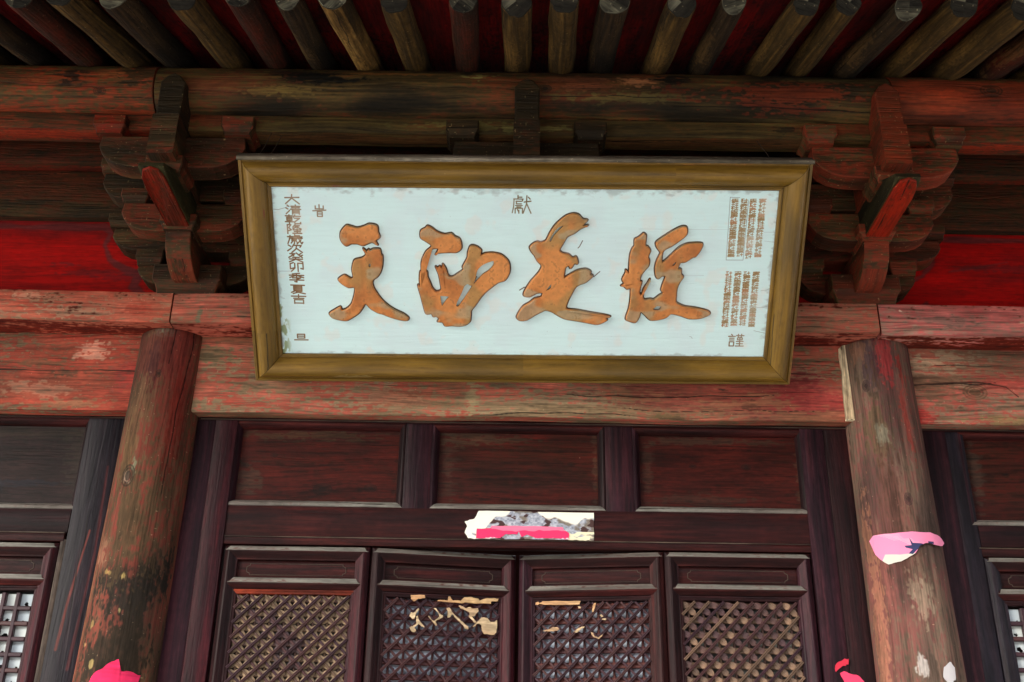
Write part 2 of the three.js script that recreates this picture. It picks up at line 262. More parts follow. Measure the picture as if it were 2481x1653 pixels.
// ------------------------------------------------------------ beams above the doors
const XL = -4.4, XR = 4.5, CL = -1.605, CR = 1.712;     // the joints over the columns
function beam(name, x0, x1, y0, y1, z0, z1, tex, label, cat, group, o = {}) {
  const L = x1 - x0, V = (y1 - y0) + (z1 - z0), m = material(timber({ L, V, ownBump: name === 'lintel_beam' || name === 'plate_beam', ...tex }), { rough: o.rough ?? 0.78, bump: o.bump ?? 0.005 });
  return solo(name, timberBox('x', x0, x1, y0, y1, z0, z1, m, { c: o.c ?? 0.01, wob: o.wob ?? 0.006, seed: tex.seed }), m, label, cat, group);
}
const LB = [[112, 94, 74], [144, 122, 98], [168, 146, 120]], LP = [[142, 60, 50], [172, 92, 80]];
beam('lintel_beam', -1.64, 1.76, 3.35, 3.748, -0.1, 0.07, { warm: [1.0, 0.95], seed: 41, res: 360, dim: 0.94, bare: LB, paint: LP, cover: 0.44, soft: 0.11, dark: [104, 86, 62], stain: 0.5, cracks: 6, speck: 0.02,
  patches: [[0.55, 0.15, 0.25, 0.12, [150, 124, 98], 0.55], [1.45, 0.1, 0.045, 0.2, [150, 136, 106], 0.75], [1.1, 0.09, 0.2, 0.05, [196, 120, 100], 0.5], [2.6, 0.16, 0.5, 0.14, [160, 54, 54], 0.5], [3.1, 0.12, 0.25, 0.1, [168, 56, 60], 0.6], [0.2, 0.3, 0.15, 0.06, [120, 104, 80], 0.8], [2.75, 0.09, 0.07, 0.03, [96, 62, 48], 0.7], [2.35, 0.02, 0.08, 0.02, [120, 100, 70], 0.7], [1.9, 0.04, 0.5, 0.03, [150, 124, 96], 0.5], [2.62, 0.165, 0.03, 0.006, [50, 40, 34], 0.9]] },
  'long red lintel beam behind the foot of the framed plaque', 'lintel', 'lintel beams over the doors');
beam('lintel_beam', XL, -1.66, 3.348, 3.742, -0.1, 0.075, { warm: [1.0, 0.95], seed: 47, res: 360, dim: 0.94, bare: LB, paint: [[136, 48, 38], [168, 74, 60]], cover: 0.54, soft: 0.11, dark: [92, 66, 48], stain: 0.4, cracks: 5, speck: 0.02,
  patches: [[2.4, 0.31, 0.1, 0.07, [214, 150, 132], 0.85], [2.17, 0.24, 0.2, 0.02, [120, 82, 62], 0.7], [2.2, 0.1, 0.2, 0.06, [190, 132, 112], 0.6], [2.35, 0.04, 0.25, 0.03, [150, 112, 86], 0.7], [2.3, 0.19, 0.1, 0.02, [86, 66, 52], 0.7], [2.6, 0.17, 0.1, 0.1, [172, 58, 56], 0.6]],
  lines: [{ p: [1.9, 0.205, 2.2, 0.2, 2.45, 0.207, 2.72, 0.2], w: 0.0035, c: [40, 28, 22], a: 0.9 }] },
  'red lintel beam left of the left column with a pale peeled patch', 'lintel', 'lintel beams over the doors');
beam('lintel_beam', 1.775, XR, 3.345, 3.738, -0.1, 0.072, { warm: [1.0, 0.97], seed: 53, res: 360, dim: 0.94, bare: [[104, 80, 64], [148, 120, 100], [176, 150, 126]], paint: [[138, 58, 50], [170, 90, 80]], cover: 0.42, soft: 0.12, dark: [92, 70, 52], stain: 0.45, cracks: 5, speck: 0.02,
  patches: [[0.2, 0.32, 0.25, 0.07, [158, 132, 110], 0.8], [0.22, 0.18, 0.18, 0.1, [120, 78, 60], 0.5], [0.55, 0.22, 0.2, 0.06, [176, 62, 58], 0.6], [0.12, 0.04, 0.08, 0.06, [196, 62, 58], 0.8], [0.5, 0.03, 0.25, 0.03, [148, 122, 84], 0.7]], knots: [[0.4, 0.17, 0.04]],
  lines: [{ p: [0.12, 0.2, 0.3, 0.215, 0.42, 0.222, 0.55, 0.2, 0.6, 0.15], w: 0.004, c: [60, 36, 28], a: 0.8 }] },
  'pinkish grey lintel beam right of the right column with curved grain', 'lintel', 'lintel beams over the doors');

const PB = [[110, 82, 66], [150, 118, 96], [176, 146, 122]], PP = [[136, 58, 48], [164, 88, 76]];
const PO = { c: 0.014, wob: 0.007 };
beam('plate_beam', CL + 0.004, CR - 0.003, 3.737, 3.89, -0.1, 0.23, { warm: [1.0, 0.95], seed: 61, bare: PB, paint: PP, cover: 0.5, soft: 0.2, stain: 0.3, dark: [80, 62, 46], cracks: 4, speck: 0.02, patches: [[0.13, 0.04, 0.02, 0.05, [96, 98, 80], 0.8], [1.6, 0.34, 2.6, 0.2, [96, 26, 14], 0.96]] }, 'red plate beam across both columns, crossed by the plaque', 'plate beam', 'plate beams on top of the columns', PO);
beam('plate_beam', XL, CL - 0.004, 3.739, 3.897, -0.1, 0.23, { warm: [1.0, 0.95], seed: 67, bare: PB, paint: [[134, 54, 42], [166, 88, 72]], cover: 0.48, soft: 0.12, stain: 0.25, dark: [90, 66, 50], cracks: 4, speck: 0.03, patches: [[2.1, 0.13, 0.12, 0.025, [196, 140, 118], 0.6], [2.3, 0.05, 0.3, 0.03, [176, 130, 110], 0.5], [2.65, 0.08, 0.14, 0.05, [164, 58, 44], 0.6], [1.6, 0.34, 2.8, 0.2, [98, 26, 14], 0.96]] }, 'weathered red plate beam left of the left bracket', 'plate beam', 'plate beams on top of the columns', PO);
beam('plate_beam', CR + 0.003, XR, 3.728, 3.886, -0.1, 0.232, { warm: [1.0, 1.0], seed: 71, bare: [[116, 90, 76], [156, 126, 108], [182, 154, 134]], paint: [[140, 62, 60], [168, 92, 86]], cover: 0.48, soft: 0.22, stain: 0.35, dark: [84, 66, 58], cracks: 4, speck: 0.02, patches: [[0.72, 0.07, 0.1, 0.03, [214, 178, 140], 0.7], [0.1, 0.13, 0.012, 0.01, [226, 200, 180], 0.8], [0.3, 0.08, 0.2, 0.04, [120, 88, 80], 0.6], [1.3, 0.34, 2.8, 0.2, [98, 26, 12], 0.96]] }, 'greyish pink plate beam right of the right bracket', 'plate beam', 'plate beams on top of the columns', PO);

// red plaster panels between the brackets, a purple grey band along their edges
function plaster(x0, x1, seed, lines, label) {
  const t = timber({ L: x1 - x0, V: 0.5, res: 260, dim: 0.9, warm: [0.7, 0.7], seed, bare: [[140, 12, 8], [166, 14, 8], [178, 20, 12]], paint: [[178, 10, 6], [158, 8, 6]], cover: 0.5, soft: 0.3, grain: 0.6, dark: [104, 28, 30], stain: 0.75, streak: 0.3, speck: 0.01, lines, patches: [[(x1 - x0) * 0.3, 0.3, 0.3, 0.025, [112, 60, 64], 0.45], [(x1 - x0) * 0.8, 0.2, 0.25, 0.02, [108, 56, 60], 0.45], [x1 - x0 - 0.7, 0.25, 0.12, 0.02, [120, 60, 62], 0.6], [x1 - x0 - 0.4, 0.18, 0.16, 0.02, [124, 40, 48], 0.5]] });
  const m = material(t, { rough: 0.85, bump: 0.002 });
  return solo('plaster_panel', timberBox('x', x0, x1, 3.89, 4.385, -0.06, 0.035, m, { c: 0.002, wob: 0, n: 1 }), m, label, 'plaster panel', 'red plaster panels between the brackets');
}
const edge = (w, p) => ({ w, p, c: [104, 62, 62], a: 0.85 });
plaster(-4.3, -1.56, 75, [edge(0.022, [0, 0.462, 2.22, 0.462, 2.26, 0.43, 2.24, 0.36, 2.28, 0.28, 2.36, 0.225, 2.44, 0.2, 2.42, 0.13, 2.5, 0.05, 2.62, 0.0])], 'bright red plaster panel left of the left bracket');
plaster(-1.55, 1.66, 79, [], 'red plaster panel behind the framed plaque');
plaster(1.67, 4.4, 83, [edge(0.02, [2.7, 0.462, 0.42, 0.462, 0.4, 0.4, 0.42, 0.33, 0.36, 0.25, 0.26, 0.21]), edge(0.018, [0.36, 0.1, 0.28, 0.04, 0.14, 0.0]), { w: 0.006, p: [0.5, 0.28, 0.62, 0.3, 0.8, 0.34], c: [120, 60, 62], a: 0.7 }], 'bright red plaster panel right of the right bracket');

// two tiers of beams in the wall above the panels
const WB = [[40, 31, 17], [62, 47, 26], [84, 66, 40]], WP = [[74, 30, 17], [90, 40, 24]];
for (const [x0, x1, s, where, cv] of [[XL, -1.56, 101, 'left of the left bracket', 0.4], [-1.55, 1.66, 103, 'behind the top of the plaque', 0.4], [1.67, XR, 107, 'right of the right bracket', 0.42]]) {
  beam('wall_beam', x0, x1, 4.386, 4.66, -0.1, 0.08, { seed: s, res: 240, dim: 0.8, bare: WB, paint: WP, cover: cv, soft: 0.2, stain: 0.5, cracks: 4, speck: 0.015, knots: [[2.45, 0.1, 0.02], [0.5, 0.12, 0.02], [1.0, 0.2, 0.03]] }, `lower brown wall beam ${where}`, 'beam', 'beams stacked in the wall');
  beam('wall_beam', x0, x1, 4.663, 4.88, -0.1, 0.15, { seed: s + 1, res: 240, dim: 0.8, bare: WB, paint: [[80, 30, 17], [96, 38, 22]], cover: cv, soft: 0.2, stain: 0.45, cracks: 3, patches: [[1.5, 0.36, 3, 0.11, [124, 34, 16], 0.9]] }, `upper brown wall beam with red underside ${where}`, 'beam', 'beams stacked in the wall');
}
// the squared eave beam and the round purlin on it
for (const [x0, x1, s, where, bare, paint, cover, extra] of [
  [XL, -1.63, 111, 'left of the left bracket', [[62, 44, 28], [88, 64, 40], [110, 84, 56]], [[110, 38, 22], [130, 50, 30]], 0.48, []],
  [-1.622, 1.71, 113, 'above the plaque', [[50, 38, 22], [80, 64, 38], [112, 96, 58]], [[80, 42, 24], [96, 54, 30]], 0.3, [[1.35, 0.05, 0.3, 0.03, [128, 118, 74], 0.6], [0.2, 0.06, 0.3, 0.06, [130, 56, 40], 0.7], [3.05, 0.06, 0.3, 0.06, [140, 56, 36], 0.7], [2.85, 0.05, 0.06, 0.04, [40, 34, 22], 0.8], [1.75, 0.04, 0.2, 0.03, [146, 136, 90], 0.6]]],
  [1.718, XR, 117, 'right of the right bracket', [[60, 44, 28], [86, 64, 40], [108, 84, 56]], [[104, 38, 23], [122, 48, 30]], 0.46, []]]) {
  const under = where.includes('above') ? [104, 66, 40] : [158, 44, 18];
  beam('eave_beam', x0, x1, 4.485, 4.572, 0.585, 0.695, { seed: s, res: 300, dim: 0.8, bare, paint, cover, soft: 0.18, stain: 0.35, cracks: 4, patches: [...extra, [1.5, 0.155, 3, 0.055, under, 0.85]] }, `squared eave beam under the purlin, ${where}`, 'beam', 'squared beams under the purlin', { c: 0.006, wob: 0.004 });
}
{
  const R = 0.132, cy = 4.702, cz = 0.655, V = Math.PI * 2 * R, f = V / 2;
  const spec = [
    [XL, -1.66, 121, 'left', { bare: [[66, 48, 28], [98, 74, 44], [124, 98, 62]], paint: [[118, 38, 20], [146, 58, 32]], cover: 0.52, soft: 0.14, dark: [44, 28, 16], stain: 0.55, cracks: 7, knots: [[1.95, f + 0.06, 0.02], [2.5, f + 0.07, 0.02]], patches: [[2.36, f, 0.12, 0.05, [46, 24, 14], 0.9], [2.0, f - 0.08, 0.6, 0.03, [104, 86, 52], 0.8], [2.55, f - 0.02, 0.1, 0.03, [176, 84, 50], 0.6], [2.2, f + 0.02, 0.12, 0.03, [160, 70, 40], 0.6], [2.68, f - 0.03, 0.1, 0.08, [60, 40, 22], 0.8]] }],
    [-1.652, 1.705, 123, 'middle', { bare: [[44, 34, 18], [78, 60, 34], [122, 98, 58]], paint: [[88, 40, 22], [112, 56, 34]], cover: 0.32, soft: 0.16, dark: [20, 16, 10], stain: 0.75, cracks: 9, knots: [[1.42, f - 0.07, 0.018], [1.78, f + 0.02, 0.02]],
      patches: [[0.72, f - 0.03, 0.24, 0.05, [14, 12, 8], 0.95], [0.3, f + 0.02, 0.35, 0.09, [116, 56, 36], 0.75], [0.55, f + 0.05, 0.2, 0.03, [138, 112, 64], 0.7], [1.05, f - 0.06, 0.26, 0.018, [156, 98, 52], 0.75], [1.48, f - 0.04, 0.1, 0.025, [150, 140, 92], 0.8], [1.95, f - 0.01, 0.2, 0.05, [136, 70, 48], 0.7], [2.2, f - 0.03, 0.12, 0.04, [190, 120, 92], 0.75], [2.35, f - 0.05, 0.1, 0.04, [18, 14, 10], 0.9], [2.1, f + 0.06, 0.4, 0.03, [120, 104, 62], 0.6], [2.95, f + 0.03, 0.5, 0.1, [134, 48, 26], 0.75], [3.1, f - 0.06, 0.4, 0.03, [84, 70, 44], 0.7]] }],
    [1.713, XR, 127, 'right', { bare: [[64, 46, 27], [94, 70, 42], [120, 94, 60]], paint: [[112, 36, 20], [140, 54, 32]], cover: 0.56, soft: 0.14, dark: [44, 30, 18], stain: 0.45, cracks: 8, knots: [[0.45, f, 0.035]], patches: [[0.75, f + 0.02, 0.16, 0.05, [164, 84, 58], 0.6], [0.4, f - 0.08, 0.7, 0.03, [92, 72, 44], 0.8], [0.25, f + 0.03, 0.15, 0.05, [176, 62, 34], 0.7]] }]];
  for (const [x0, x1, seed, where, tex] of spec) {
    const m = material(timber({ L: x1 - x0, V, res: 320, ownBump: true, dim: 0.8, seed, ...tex }), { rough: 0.75, bump: 0.006 });
    const ring = s => { const p = []; for (let i = 0; i < 36; i++) { const a = i / 36 * Math.PI * 2, r = R * (1 + (fbm(s * 1.2, Math.sin(a) * 1.5 + 3, seed, 2) - 0.5) * 0.07); p.push([cy + Math.sin(a) * r, cz - Math.cos(a) * r]); } return p; };
    solo('eave_purlin', sweep('x', x0, x1, 44, ring, m.userData.LV, { crease: 1 }), m, where === 'middle' ? 'round dark brown purlin with black stains above the plaque' : `round reddish purlin ${where} of the ${where} bracket`, 'purlin', 'round purlins under the rafters');
  }
}

// ------------------------------------------------------------ rafters
{
  const LEN = 1.96, V = Math.PI * 2 * EAVE.r;
  const looks = [
    ['mossy brown', [[40, 31, 16], [74, 58, 30], [108, 86, 46]], null, [30, 24, 12], []],
    ['dark grey brown', [[30, 23, 15], [48, 37, 24], [68, 53, 33]], null, [20, 16, 10], []],
    ['reddish', [[40, 25, 16], [60, 38, 24], [76, 52, 32]], [[70, 27, 17], [86, 34, 20]], [26, 18, 12], []],
    ['pale worn', [[60, 44, 22], [108, 84, 46], [156, 128, 82]], null, [34, 26, 12], []]];
  const protos = looks.map(([, bare, paint, dark], k) => {
    const m = material(timber({ L: LEN, V, res: 300, dim: 0.82, warm: [0.94, 0.82], seed: 131 + k * 7, bare, paint, cover: 0.5, soft: 0.2, dark, stain: 0.8, cracks: 7, speck: 0.03, patches: k === 3 ? [[1.3, V * 0.78, 0.4, 0.07, [196, 158, 96], 0.7], [1.6, V * 0.7, 0.2, 0.05, [206, 170, 110], 0.7]] : [[1.5, V * 0.78, 0.3, 0.06, mix3(bare[2], [190, 150, 90], 0.45), 0.6]] }), { rough: 0.8, bump: 0.006 });
    const end = material(timber({ L: 0.2, V: 0.2, res: 300, seed: 151 + k, dim: 0.85, gf: 12, warm: [1, 0.95], bare: [[58, 56, 48], [84, 82, 72], [116, 114, 102]], dark: [34, 32, 28], stain: 1, speck: 0.03, grain: 1.8 }), { rough: 0.9, bump: 0.004 });
    const g = new THREE.Group(); BASE.set(g, [0, 0, 0]);
    const ring = s => { const p = []; for (let i = 0; i < 22; i++) { const a = i / 22 * Math.PI * 2, r = EAVE.r * (0.96 + (fbm(s * 2.4 + k * 7, Math.sin(a) * 1.2 + Math.cos(a), 60 + k, 3) - 0.5) * 0.32) * (s > LEN - 0.02 ? 0.97 : 1); p.push([Math.sin(a) * r + Math.sin(s * 1.7 + k * 2.2) * 0.009, -Math.cos(a) * r + Math.sin(s * 2.3 + k) * 0.005]); } return p; };
    part('shaft', sweep('z', 0, LEN, 40, ring, m.userData.LV, { crease: 1 }), m, g);
    const rim = ring(LEN), cap = new THREE.ExtrudeGeometry(shapeOf(rim.map(([a, b], i) => { const q = 0.9 + 0.09 * vn(i * 0.9, k * 5, 3); return [a * q, b * q]; })), { depth: 0.006, bevelEnabled: true, bevelSize: 0.002, bevelThickness: 0.003, bevelSegments: 1 }).translate(0, 0, LEN - 0.002);
    part('end_grain', boxUV(cap, 0, [0.2, 0.2]), end, g);
    return g;
  });
  const order = [0, 2, 3, 1, 2, 0, 1, 0, 2, 1, 3, 0, 2, 0, 0, 1, 0, 1, 0, 0, 1, 0, 0, 2, 3, 0, 1, 2];
  const ORD = ['first', 'second', 'third', 'fourth', 'fifth', 'sixth', 'seventh', 'eighth', 'ninth', 'tenth', 'eleventh', 'twelfth', 'thirteenth', 'fourteenth', 'fifteenth', 'sixteenth', 'seventeenth', 'eighteenth', 'nineteenth', 'twentieth', 'twenty-first', 'twenty-second', 'twenty-third', 'twenty-fourth', 'twenty-fifth', 'twenty-sixth'];
  for (let i = -13; i <= 13; i++) {
    const k = order[(i + 13) % order.length], r = protos[k].clone(), j = (rnd() - 0.5) * 0.03;
    r.name = numbered('eave_rafter');
    r.position.set(-0.02 + 0.222 * i + j, axisY(-0.35) + (rnd() - 0.5) * 0.012, -0.35);
    r.rotation.set(THREE.MathUtils.degToRad(21), (rnd() - 0.5) * 0.04, (rnd() - 0.5) * 1.6);
    const h = 0.88 + rnd() * 0.24; r.scale.set(h, h, 0.985 + rnd() * 0.03);
    scene.add(r);
    tag(r, i === 0 ? `${looks[k][0]} round rafter right above the middle of the plaque` : `${looks[k][0]} round rafter under the eave, ${ORD[Math.abs(i) - 1]} to the ${i < 0 ? 'left' : 'right'} of the plaque's middle`, 'rafter', 'round rafters under the eave');
  }
}

// ------------------------------------------------------------ bracket sets on the columns and above the plaque
function armShape(L, y0, y1, tipH, run) {   // flat top, ends rounded under in facets
  const h = y1 - y0, p = [[-L, y1], [-L - 0.006, y1 - tipH]], q = [[0.04, 0.3], [0.16, 0.58], [0.36, 0.82], [0.64, 0.96], [1, 1]];
  for (const [a, b] of q) p.push([-L + run * a, y1 - tipH - (h - tipH) * b]);
  const r = p.map(([x, y]) => [-x, y]).reverse();
  return shapeOf([...p, ...r]);
}
function bearing(w, d, y0, y1, z, taper = 0.16) {   // bearing block: straight above, hollowed and narrower below
  const h = y1 - y0, st = [[0, 1 - taper], [0.16, 1 - taper * 0.86], [0.32, 1 - taper * 0.55], [0.45, 1], [1, 1]];
  const g = new THREE.BufferGeometry(), parts = [];
  for (let i = 0; i < 4; i++) { const [a, k] = st[i], [b, l] = st[i + 1]; parts.push([y0 + h * a, k, y0 + h * b, l]); }
  const out = parts.map(([ya, ka, yb, kb]) => sweep('y', ya, yb, 1, s => { const k = s === ya ? ka : kb, c = 0.005, x = w / 2 * k, q = d / 2 * k; return [[-x, -q + c], [-x + c, -q], [x - c, -q], [x, -q + c], [x, q - c], [x - c, q], [-x + c, q], [-x, q - c]].map(([u, v]) => [u, v + z]); }, [1, 1], { crease: 0.4 }));
  return mergeGeometries(out);
}
function bracketSet(cx, mats, label, { tongue = true, redBlock = false } = {}) {
  const t = thing('bracket_set', [cx, 3.888, 0.08], label, 'bracket', 'timber brackets under the eave');
  const add = (name, g, k = 0, grain = 0) => { const m = mats[k]; return part(name, boxUV(g.translate(cx, 0, 0), grain, m.userData.LV, rnd() * 3, rnd() * 3), m, t); };
  const arm = (L, y0, y1, zc, th, tipH, run, k, name = 'arm') => add(name, extrude(armShape(L, y0, y1, tipH, run), th, 0.006).translate(0, 0, zc - th / 2), k);
  add('cap_block', bearing(0.325, 0.34, 3.888, 4.03, 0.08, 0.15), 0);
  arm(0.275, 3.975, 4.09, 0.085, 0.115, 0.03, 0.16, 0);
  for (const s of [-1, 1]) add('bearing_block', bearing(0.135, 0.15, 4.078, 4.158, 0.09).translate(s * 0.225, 0, 0), 0);
  arm(0.425, 4.16, 4.285, 0.085, 0.12, 0.045, 0.17, 0);
  for (const s of [-1, 1]) add('bearing_block', bearing(0.14, 0.15, 4.288, 4.36, 0.09).translate(s * 0.39, 0, 0), 0);
  // the first arm reaching forward, rounded under at its head
  const fwd = shapeOf([[-0.1, 4.0], [0.2, 4.0], [0.2, 3.94], [0.27, 3.935], [0.33, 3.95], [0.39, 3.985], [0.43, 4.03], [0.45, 4.09], [0.45, 4.125], [-0.1, 4.125]]);
  add('forward_arm', extrude(fwd, 0.118, 0.006).translate(0, 0, -0.059).rotateY(-Math.PI / 2), 1, 2);
  add('bearing_block', bearing(0.17, 0.2, 4.098, 4.168, 0.385, 0.2), 1);
  arm(0.288, 4.115, 4.265, 0.365, 0.105, 0.05, 0.17, 1);
  for (const s of [-1, 1]) add('bearing_block', bearing(0.13, 0.14, 4.262, 4.335, 0.365).translate(s * 0.24, 0, 0), 1);
  arm(0.41, 4.29, 4.435, 0.35, 0.105, 0.05, 0.16, 0);
  for (const s of [-1, 1]) add('bearing_block', bearing(0.13, 0.14, 4.436, 4.51, 0.35).translate(s * 0.37, 0, 0), 0);
  // the slanting tongue with its red underside
  if (tongue) {
    const side = shapeOf([[0.3, 4.12], [0.5, 4.118], [0.7, 4.122], [0.86, 4.135], [0.905, 4.15], [0.9, 4.17], [0.85, 4.19], [0.78, 4.22], [0.7, 4.262], [0.6, 4.28], [0.3, 4.3]]);
    add('tongue', extrude(side, 0.112, 0.006).translate(0, 0, -0.056).rotateY(-Math.PI / 2), 3, 2);
    const face = shapeOf([[-0.052, 0.46], [0.052, 0.46], [0.053, 0.78], [0.05, 0.85], [0.035, 0.895], [0, 0.912], [-0.035, 0.895], [-0.05, 0.85], [-0.053, 0.78]]);
    const g = extrude(face, 0.012, 0.003, 1).rotateX(Math.PI / 2), p = g.attributes.position; for (let i = 0; i < p.count; i++) { const z = p.getZ(i); p.setY(i, p.getY(i) + 4.122 + Math.max(0, z - 0.7) ** 2 * 0.55); }
    g.computeVertexNormals();
    add('tongue_underside', g, 2, 2);
  }
  add('bearing_block', bearing(0.168, 0.19, 4.216, 4.296, 0.675, 0.14), 1);
  arm(0.325, 4.28, 4.443, 0.645, 0.11, 0.055, 0.2, 1);
  for (const s of [-1, 1]) add('bearing_block', bearing(0.148, 0.17, 4.444, 4.53, 0.655, 0.22).translate(s * 0.29, 0, 0), s < 0 && !redBlock ? 1 : s < 0 ? 2 : 1);
  add('beam_head', timberBox('z', -0.05, 0.838, -0.058, 0.058, 4.262, 4.468, mats[4], { c: 0.006, wob: 0.002, seed: 7, n: 6 }), 4, 2);
  const top = shapeOf([[-0.052, 4.476], [0.056, 4.476], [0.058, 4.655], [0.03, 4.69], [0.0, 4.708], [-0.03, 4.69], [-0.056, 4.655]]);
  add('beam_head_top', extrude(top, 0.885, 0.008).translate(0, 0, -0.06), 5, 2);
  return t;
}
{
  const W = THREE.MirroredRepeatWrapping, mk = (seed, bare, paint, cover, o = {}) => material(timber({ L: 1.1, V: 0.5, res: 340, seed, dim: 0.8, gf: 30, grain: 0.55, streak: 0.4, bare, paint, cover, soft: 0.14, stain: 0.6, dark: [34, 26, 16], cracks: 4, speck: 0.05, wrap: W, ...o }), { rough: 0.72, bump: 0.005 });
  const dk = mk(161, [[48, 37, 24], [76, 58, 38], [104, 82, 56]], [[92, 38, 26], [116, 54, 38]], 0.4), dr = mk(163, [[56, 42, 27], [86, 66, 44], [112, 90, 64]], [[108, 40, 27], [132, 58, 42]], 0.48);
  const rr = mk(165, [[66, 48, 32], [98, 74, 50], [124, 98, 70]], [[126, 42, 27], [152, 60, 42]], 0.5), rd = mk(166, [[60, 46, 30], [90, 70, 46], [114, 92, 62]], [[112, 40, 28], [136, 58, 42]], 0.46);
  const red = mk(167, [[66, 32, 15], [92, 42, 20], [112, 58, 30]], [[128, 24, 8], [140, 36, 14]], 0.5, { stain: 0.6, dark: [44, 26, 12] }), redR = mk(168, [[84, 36, 18], [112, 46, 22], [126, 62, 32]], [[170, 26, 8], [178, 44, 14]], 0.66, { stain: 0.35, dark: [70, 34, 16] }), grn = mk(169, [[40, 38, 24], [62, 58, 38], [86, 80, 58]], [[92, 60, 40], [104, 70, 48]], 0.3);
  const blk = mk(171, [[34, 26, 15], [54, 41, 24], [74, 57, 35]], [[80, 34, 20], [94, 44, 26]], 0.34), hr = mk(173, [[84, 46, 28], [106, 58, 36], [118, 76, 50]], [[128, 42, 24], [146, 54, 32]], 0.58, { stain: 0.3 });
  bracketSet(-1.553, [dk, dr, red, grn, dr, blk], 'dark red timber bracket set on the left column', { redBlock: true });
  bracketSet(1.667, [rd, rr, redR, grn, hr, hr], 'brighter red timber bracket set on the right column');
  bracketSet(0.045, [dk, blk, blk, blk, blk, blk], 'dark brown timber bracket set half hidden by the top of the plaque', { tongue: false });
}

// ------------------------------------------------------------ dark lacquered door wall
const D = { rough: 0.5, bump: 0.0018, coat: 0, spec: 0.24 };
const lac = (seed, a, b, c, o = {}, mo = {}) => material(timber({ L: 1.6, V: 0.55, res: 330, seed, bare: [a, b, c], dark: [20, 12, 14], stain: 0.45, grain: 1.0, gf: 60, dim: 0.82, cracks: 2, warm: [1, 0.97], wrap: THREE.MirroredRepeatWrapping, ...o }), { ...D, ...mo });
const M = {
  maroon: lac(201, [38, 14, 15], [54, 20, 20], [74, 29, 26]),
  dark: lac(203, [28, 14, 17], [42, 18, 21], [58, 27, 28]),
  purple: lac(205, [30, 17, 24], [46, 23, 32], [68, 32, 38], { stain: 0.3 }),
  purpleRed: lac(207, [33, 15, 21], [52, 19, 26], [80, 27, 33], { stain: 0.3 }),
  blue: lac(209, [22, 20, 27], [32, 28, 37], [48, 35, 42], { stain: 0.3 }),
  redLip: lac(211, [88, 34, 22], [120, 46, 30], [138, 60, 40]),
  ledge: lac(215, [96, 92, 88], [128, 125, 121], [154, 151, 146], { stain: 0.35, dark: [60, 44, 42], speck: 0.02, grain: 0.8, paint: [[74, 44, 42], [86, 54, 50]], cover: 0.2, soft: 0.12 }, { rough: 0.6 }),  // worn grey made paler: paints sky brightness onto upward facets
  worn: lac(213, [60, 48, 44], [84, 72, 64], [112, 100, 90], {}, {}),  // worn tone; on beads and cartouche lines its paleness paints caught light
};
const boxPart = (name, mat, parent, axis, s0, s1, a0, a1, b0, b1, o = {}) => part(name, boxUV(timberBox(axis, s0, s1, a0, a1, b0, b1, mat, { c: 0.004, wob: 0, n: 1, ...o }), 'xyz'.indexOf(axis), mat.userData.LV, rnd() * 4, rnd() * 4), mat, parent);
// box with plain x, y, z ranges, grain along the longest side
function board(name, mat, parent, x0, x1, y0, y1, z0, z1, o = {}) {
  return x1 - x0 >= y1 - y0 ? boxPart(name, mat, parent, 'x', x0, x1, y0, y1, z0, z1, o) : boxPart(name, mat, parent, 'y', y0, y1, x0, x1, z0, z1, o);
}
const MOULD = [[0, -0.001], [0.004, 0.004], [0.011, 0.0045], [0.018, 0.001], [0.025, -0.008], [0.031, -0.019], [0.034, -0.03]];
function transomPanel(parent, x0, x1, y0, y1, tex) {
  const L = x1 - x0 - 0.06, m = material(timber({ L, V: y1 - y0 - 0.06, res: 420, ...tex }), D), g = new THREE.BoxGeometry(L, y1 - y0 - 0.06, 0.012).translate((x0 + x1) / 2, (y0 + y1) / 2, -0.034);
  const p = part('transom_panel', g, m, parent);
  mitred(x0, y0, x1, y1, MOULD, 0.001, M.maroon.userData.LV).forEach((q, k) => part('panel_moulding', q, [M.ledge, M.dark, M.maroon, M.purple][k], p));  // bottom moulding takes the ledge tone with its painted-in sky brightness
}
const panelTex = (seed, o = {}) => ({ seed, dim: 0.8, warm: [1, 0.95], bare: [[40, 20, 16], [62, 30, 22], [84, 44, 31]], paint: [[54, 18, 15], [72, 23, 18]], cover: 0.45, soft: 0.25, dark: [34, 24, 22], stain: 0.35, grain: 1.4, cracks: 2, streak: 1.4, ...o });

const frameC = thing('door_frame', [0.04, 2.74, 0], 'dark maroon door frame of the middle bay with three transom panels', 'door frame');
board('head_rail', M.maroon, frameC, -1.47, 1.6, 3.334, 3.36, -0.06, 0.006);
board('head_bead', M.worn, frameC, -1.46, 1.59, 3.3385, 3.3425, 0.005, 0.0125, { c: 0.0012 });
board('jamb_board', M.purple, frameC, -1.5, -1.388, 0.2, 3.334, -0.06, 0.006); board('jamb_board', M.purpleRed, frameC, -1.388, -1.284, 0.2, 3.334, -0.06, 0.012);
board('jamb_board', M.purple, frameC, 1.345, 1.455, 0.2, 3.334, -0.06, 0.01); board('jamb_board', M.dark, frameC, 1.455, 1.63, 0.2, 3.334, -0.06, 0.004);
board('transom_post', M.purple, frameC, -0.496, -0.372, 2.926, 3.334, -0.06, 0.003); board('transom_post', M.purple, frameC, 0.432, 0.562, 2.926, 3.334, -0.06, 0.003);
board('transom_rail', M.maroon, frameC, -1.284, 1.345, 2.787, 2.93, -0.06, 0.003);
board('rail_bead', M.worn, frameC, -1.284, 1.345, 2.784, 2.788, -0.01, 0.008, { c: 0.0012 });
board('lower_strip', M.maroon, frameC, -1.284, 1.345, 2.751, 2.784, -0.06, 0.0045);
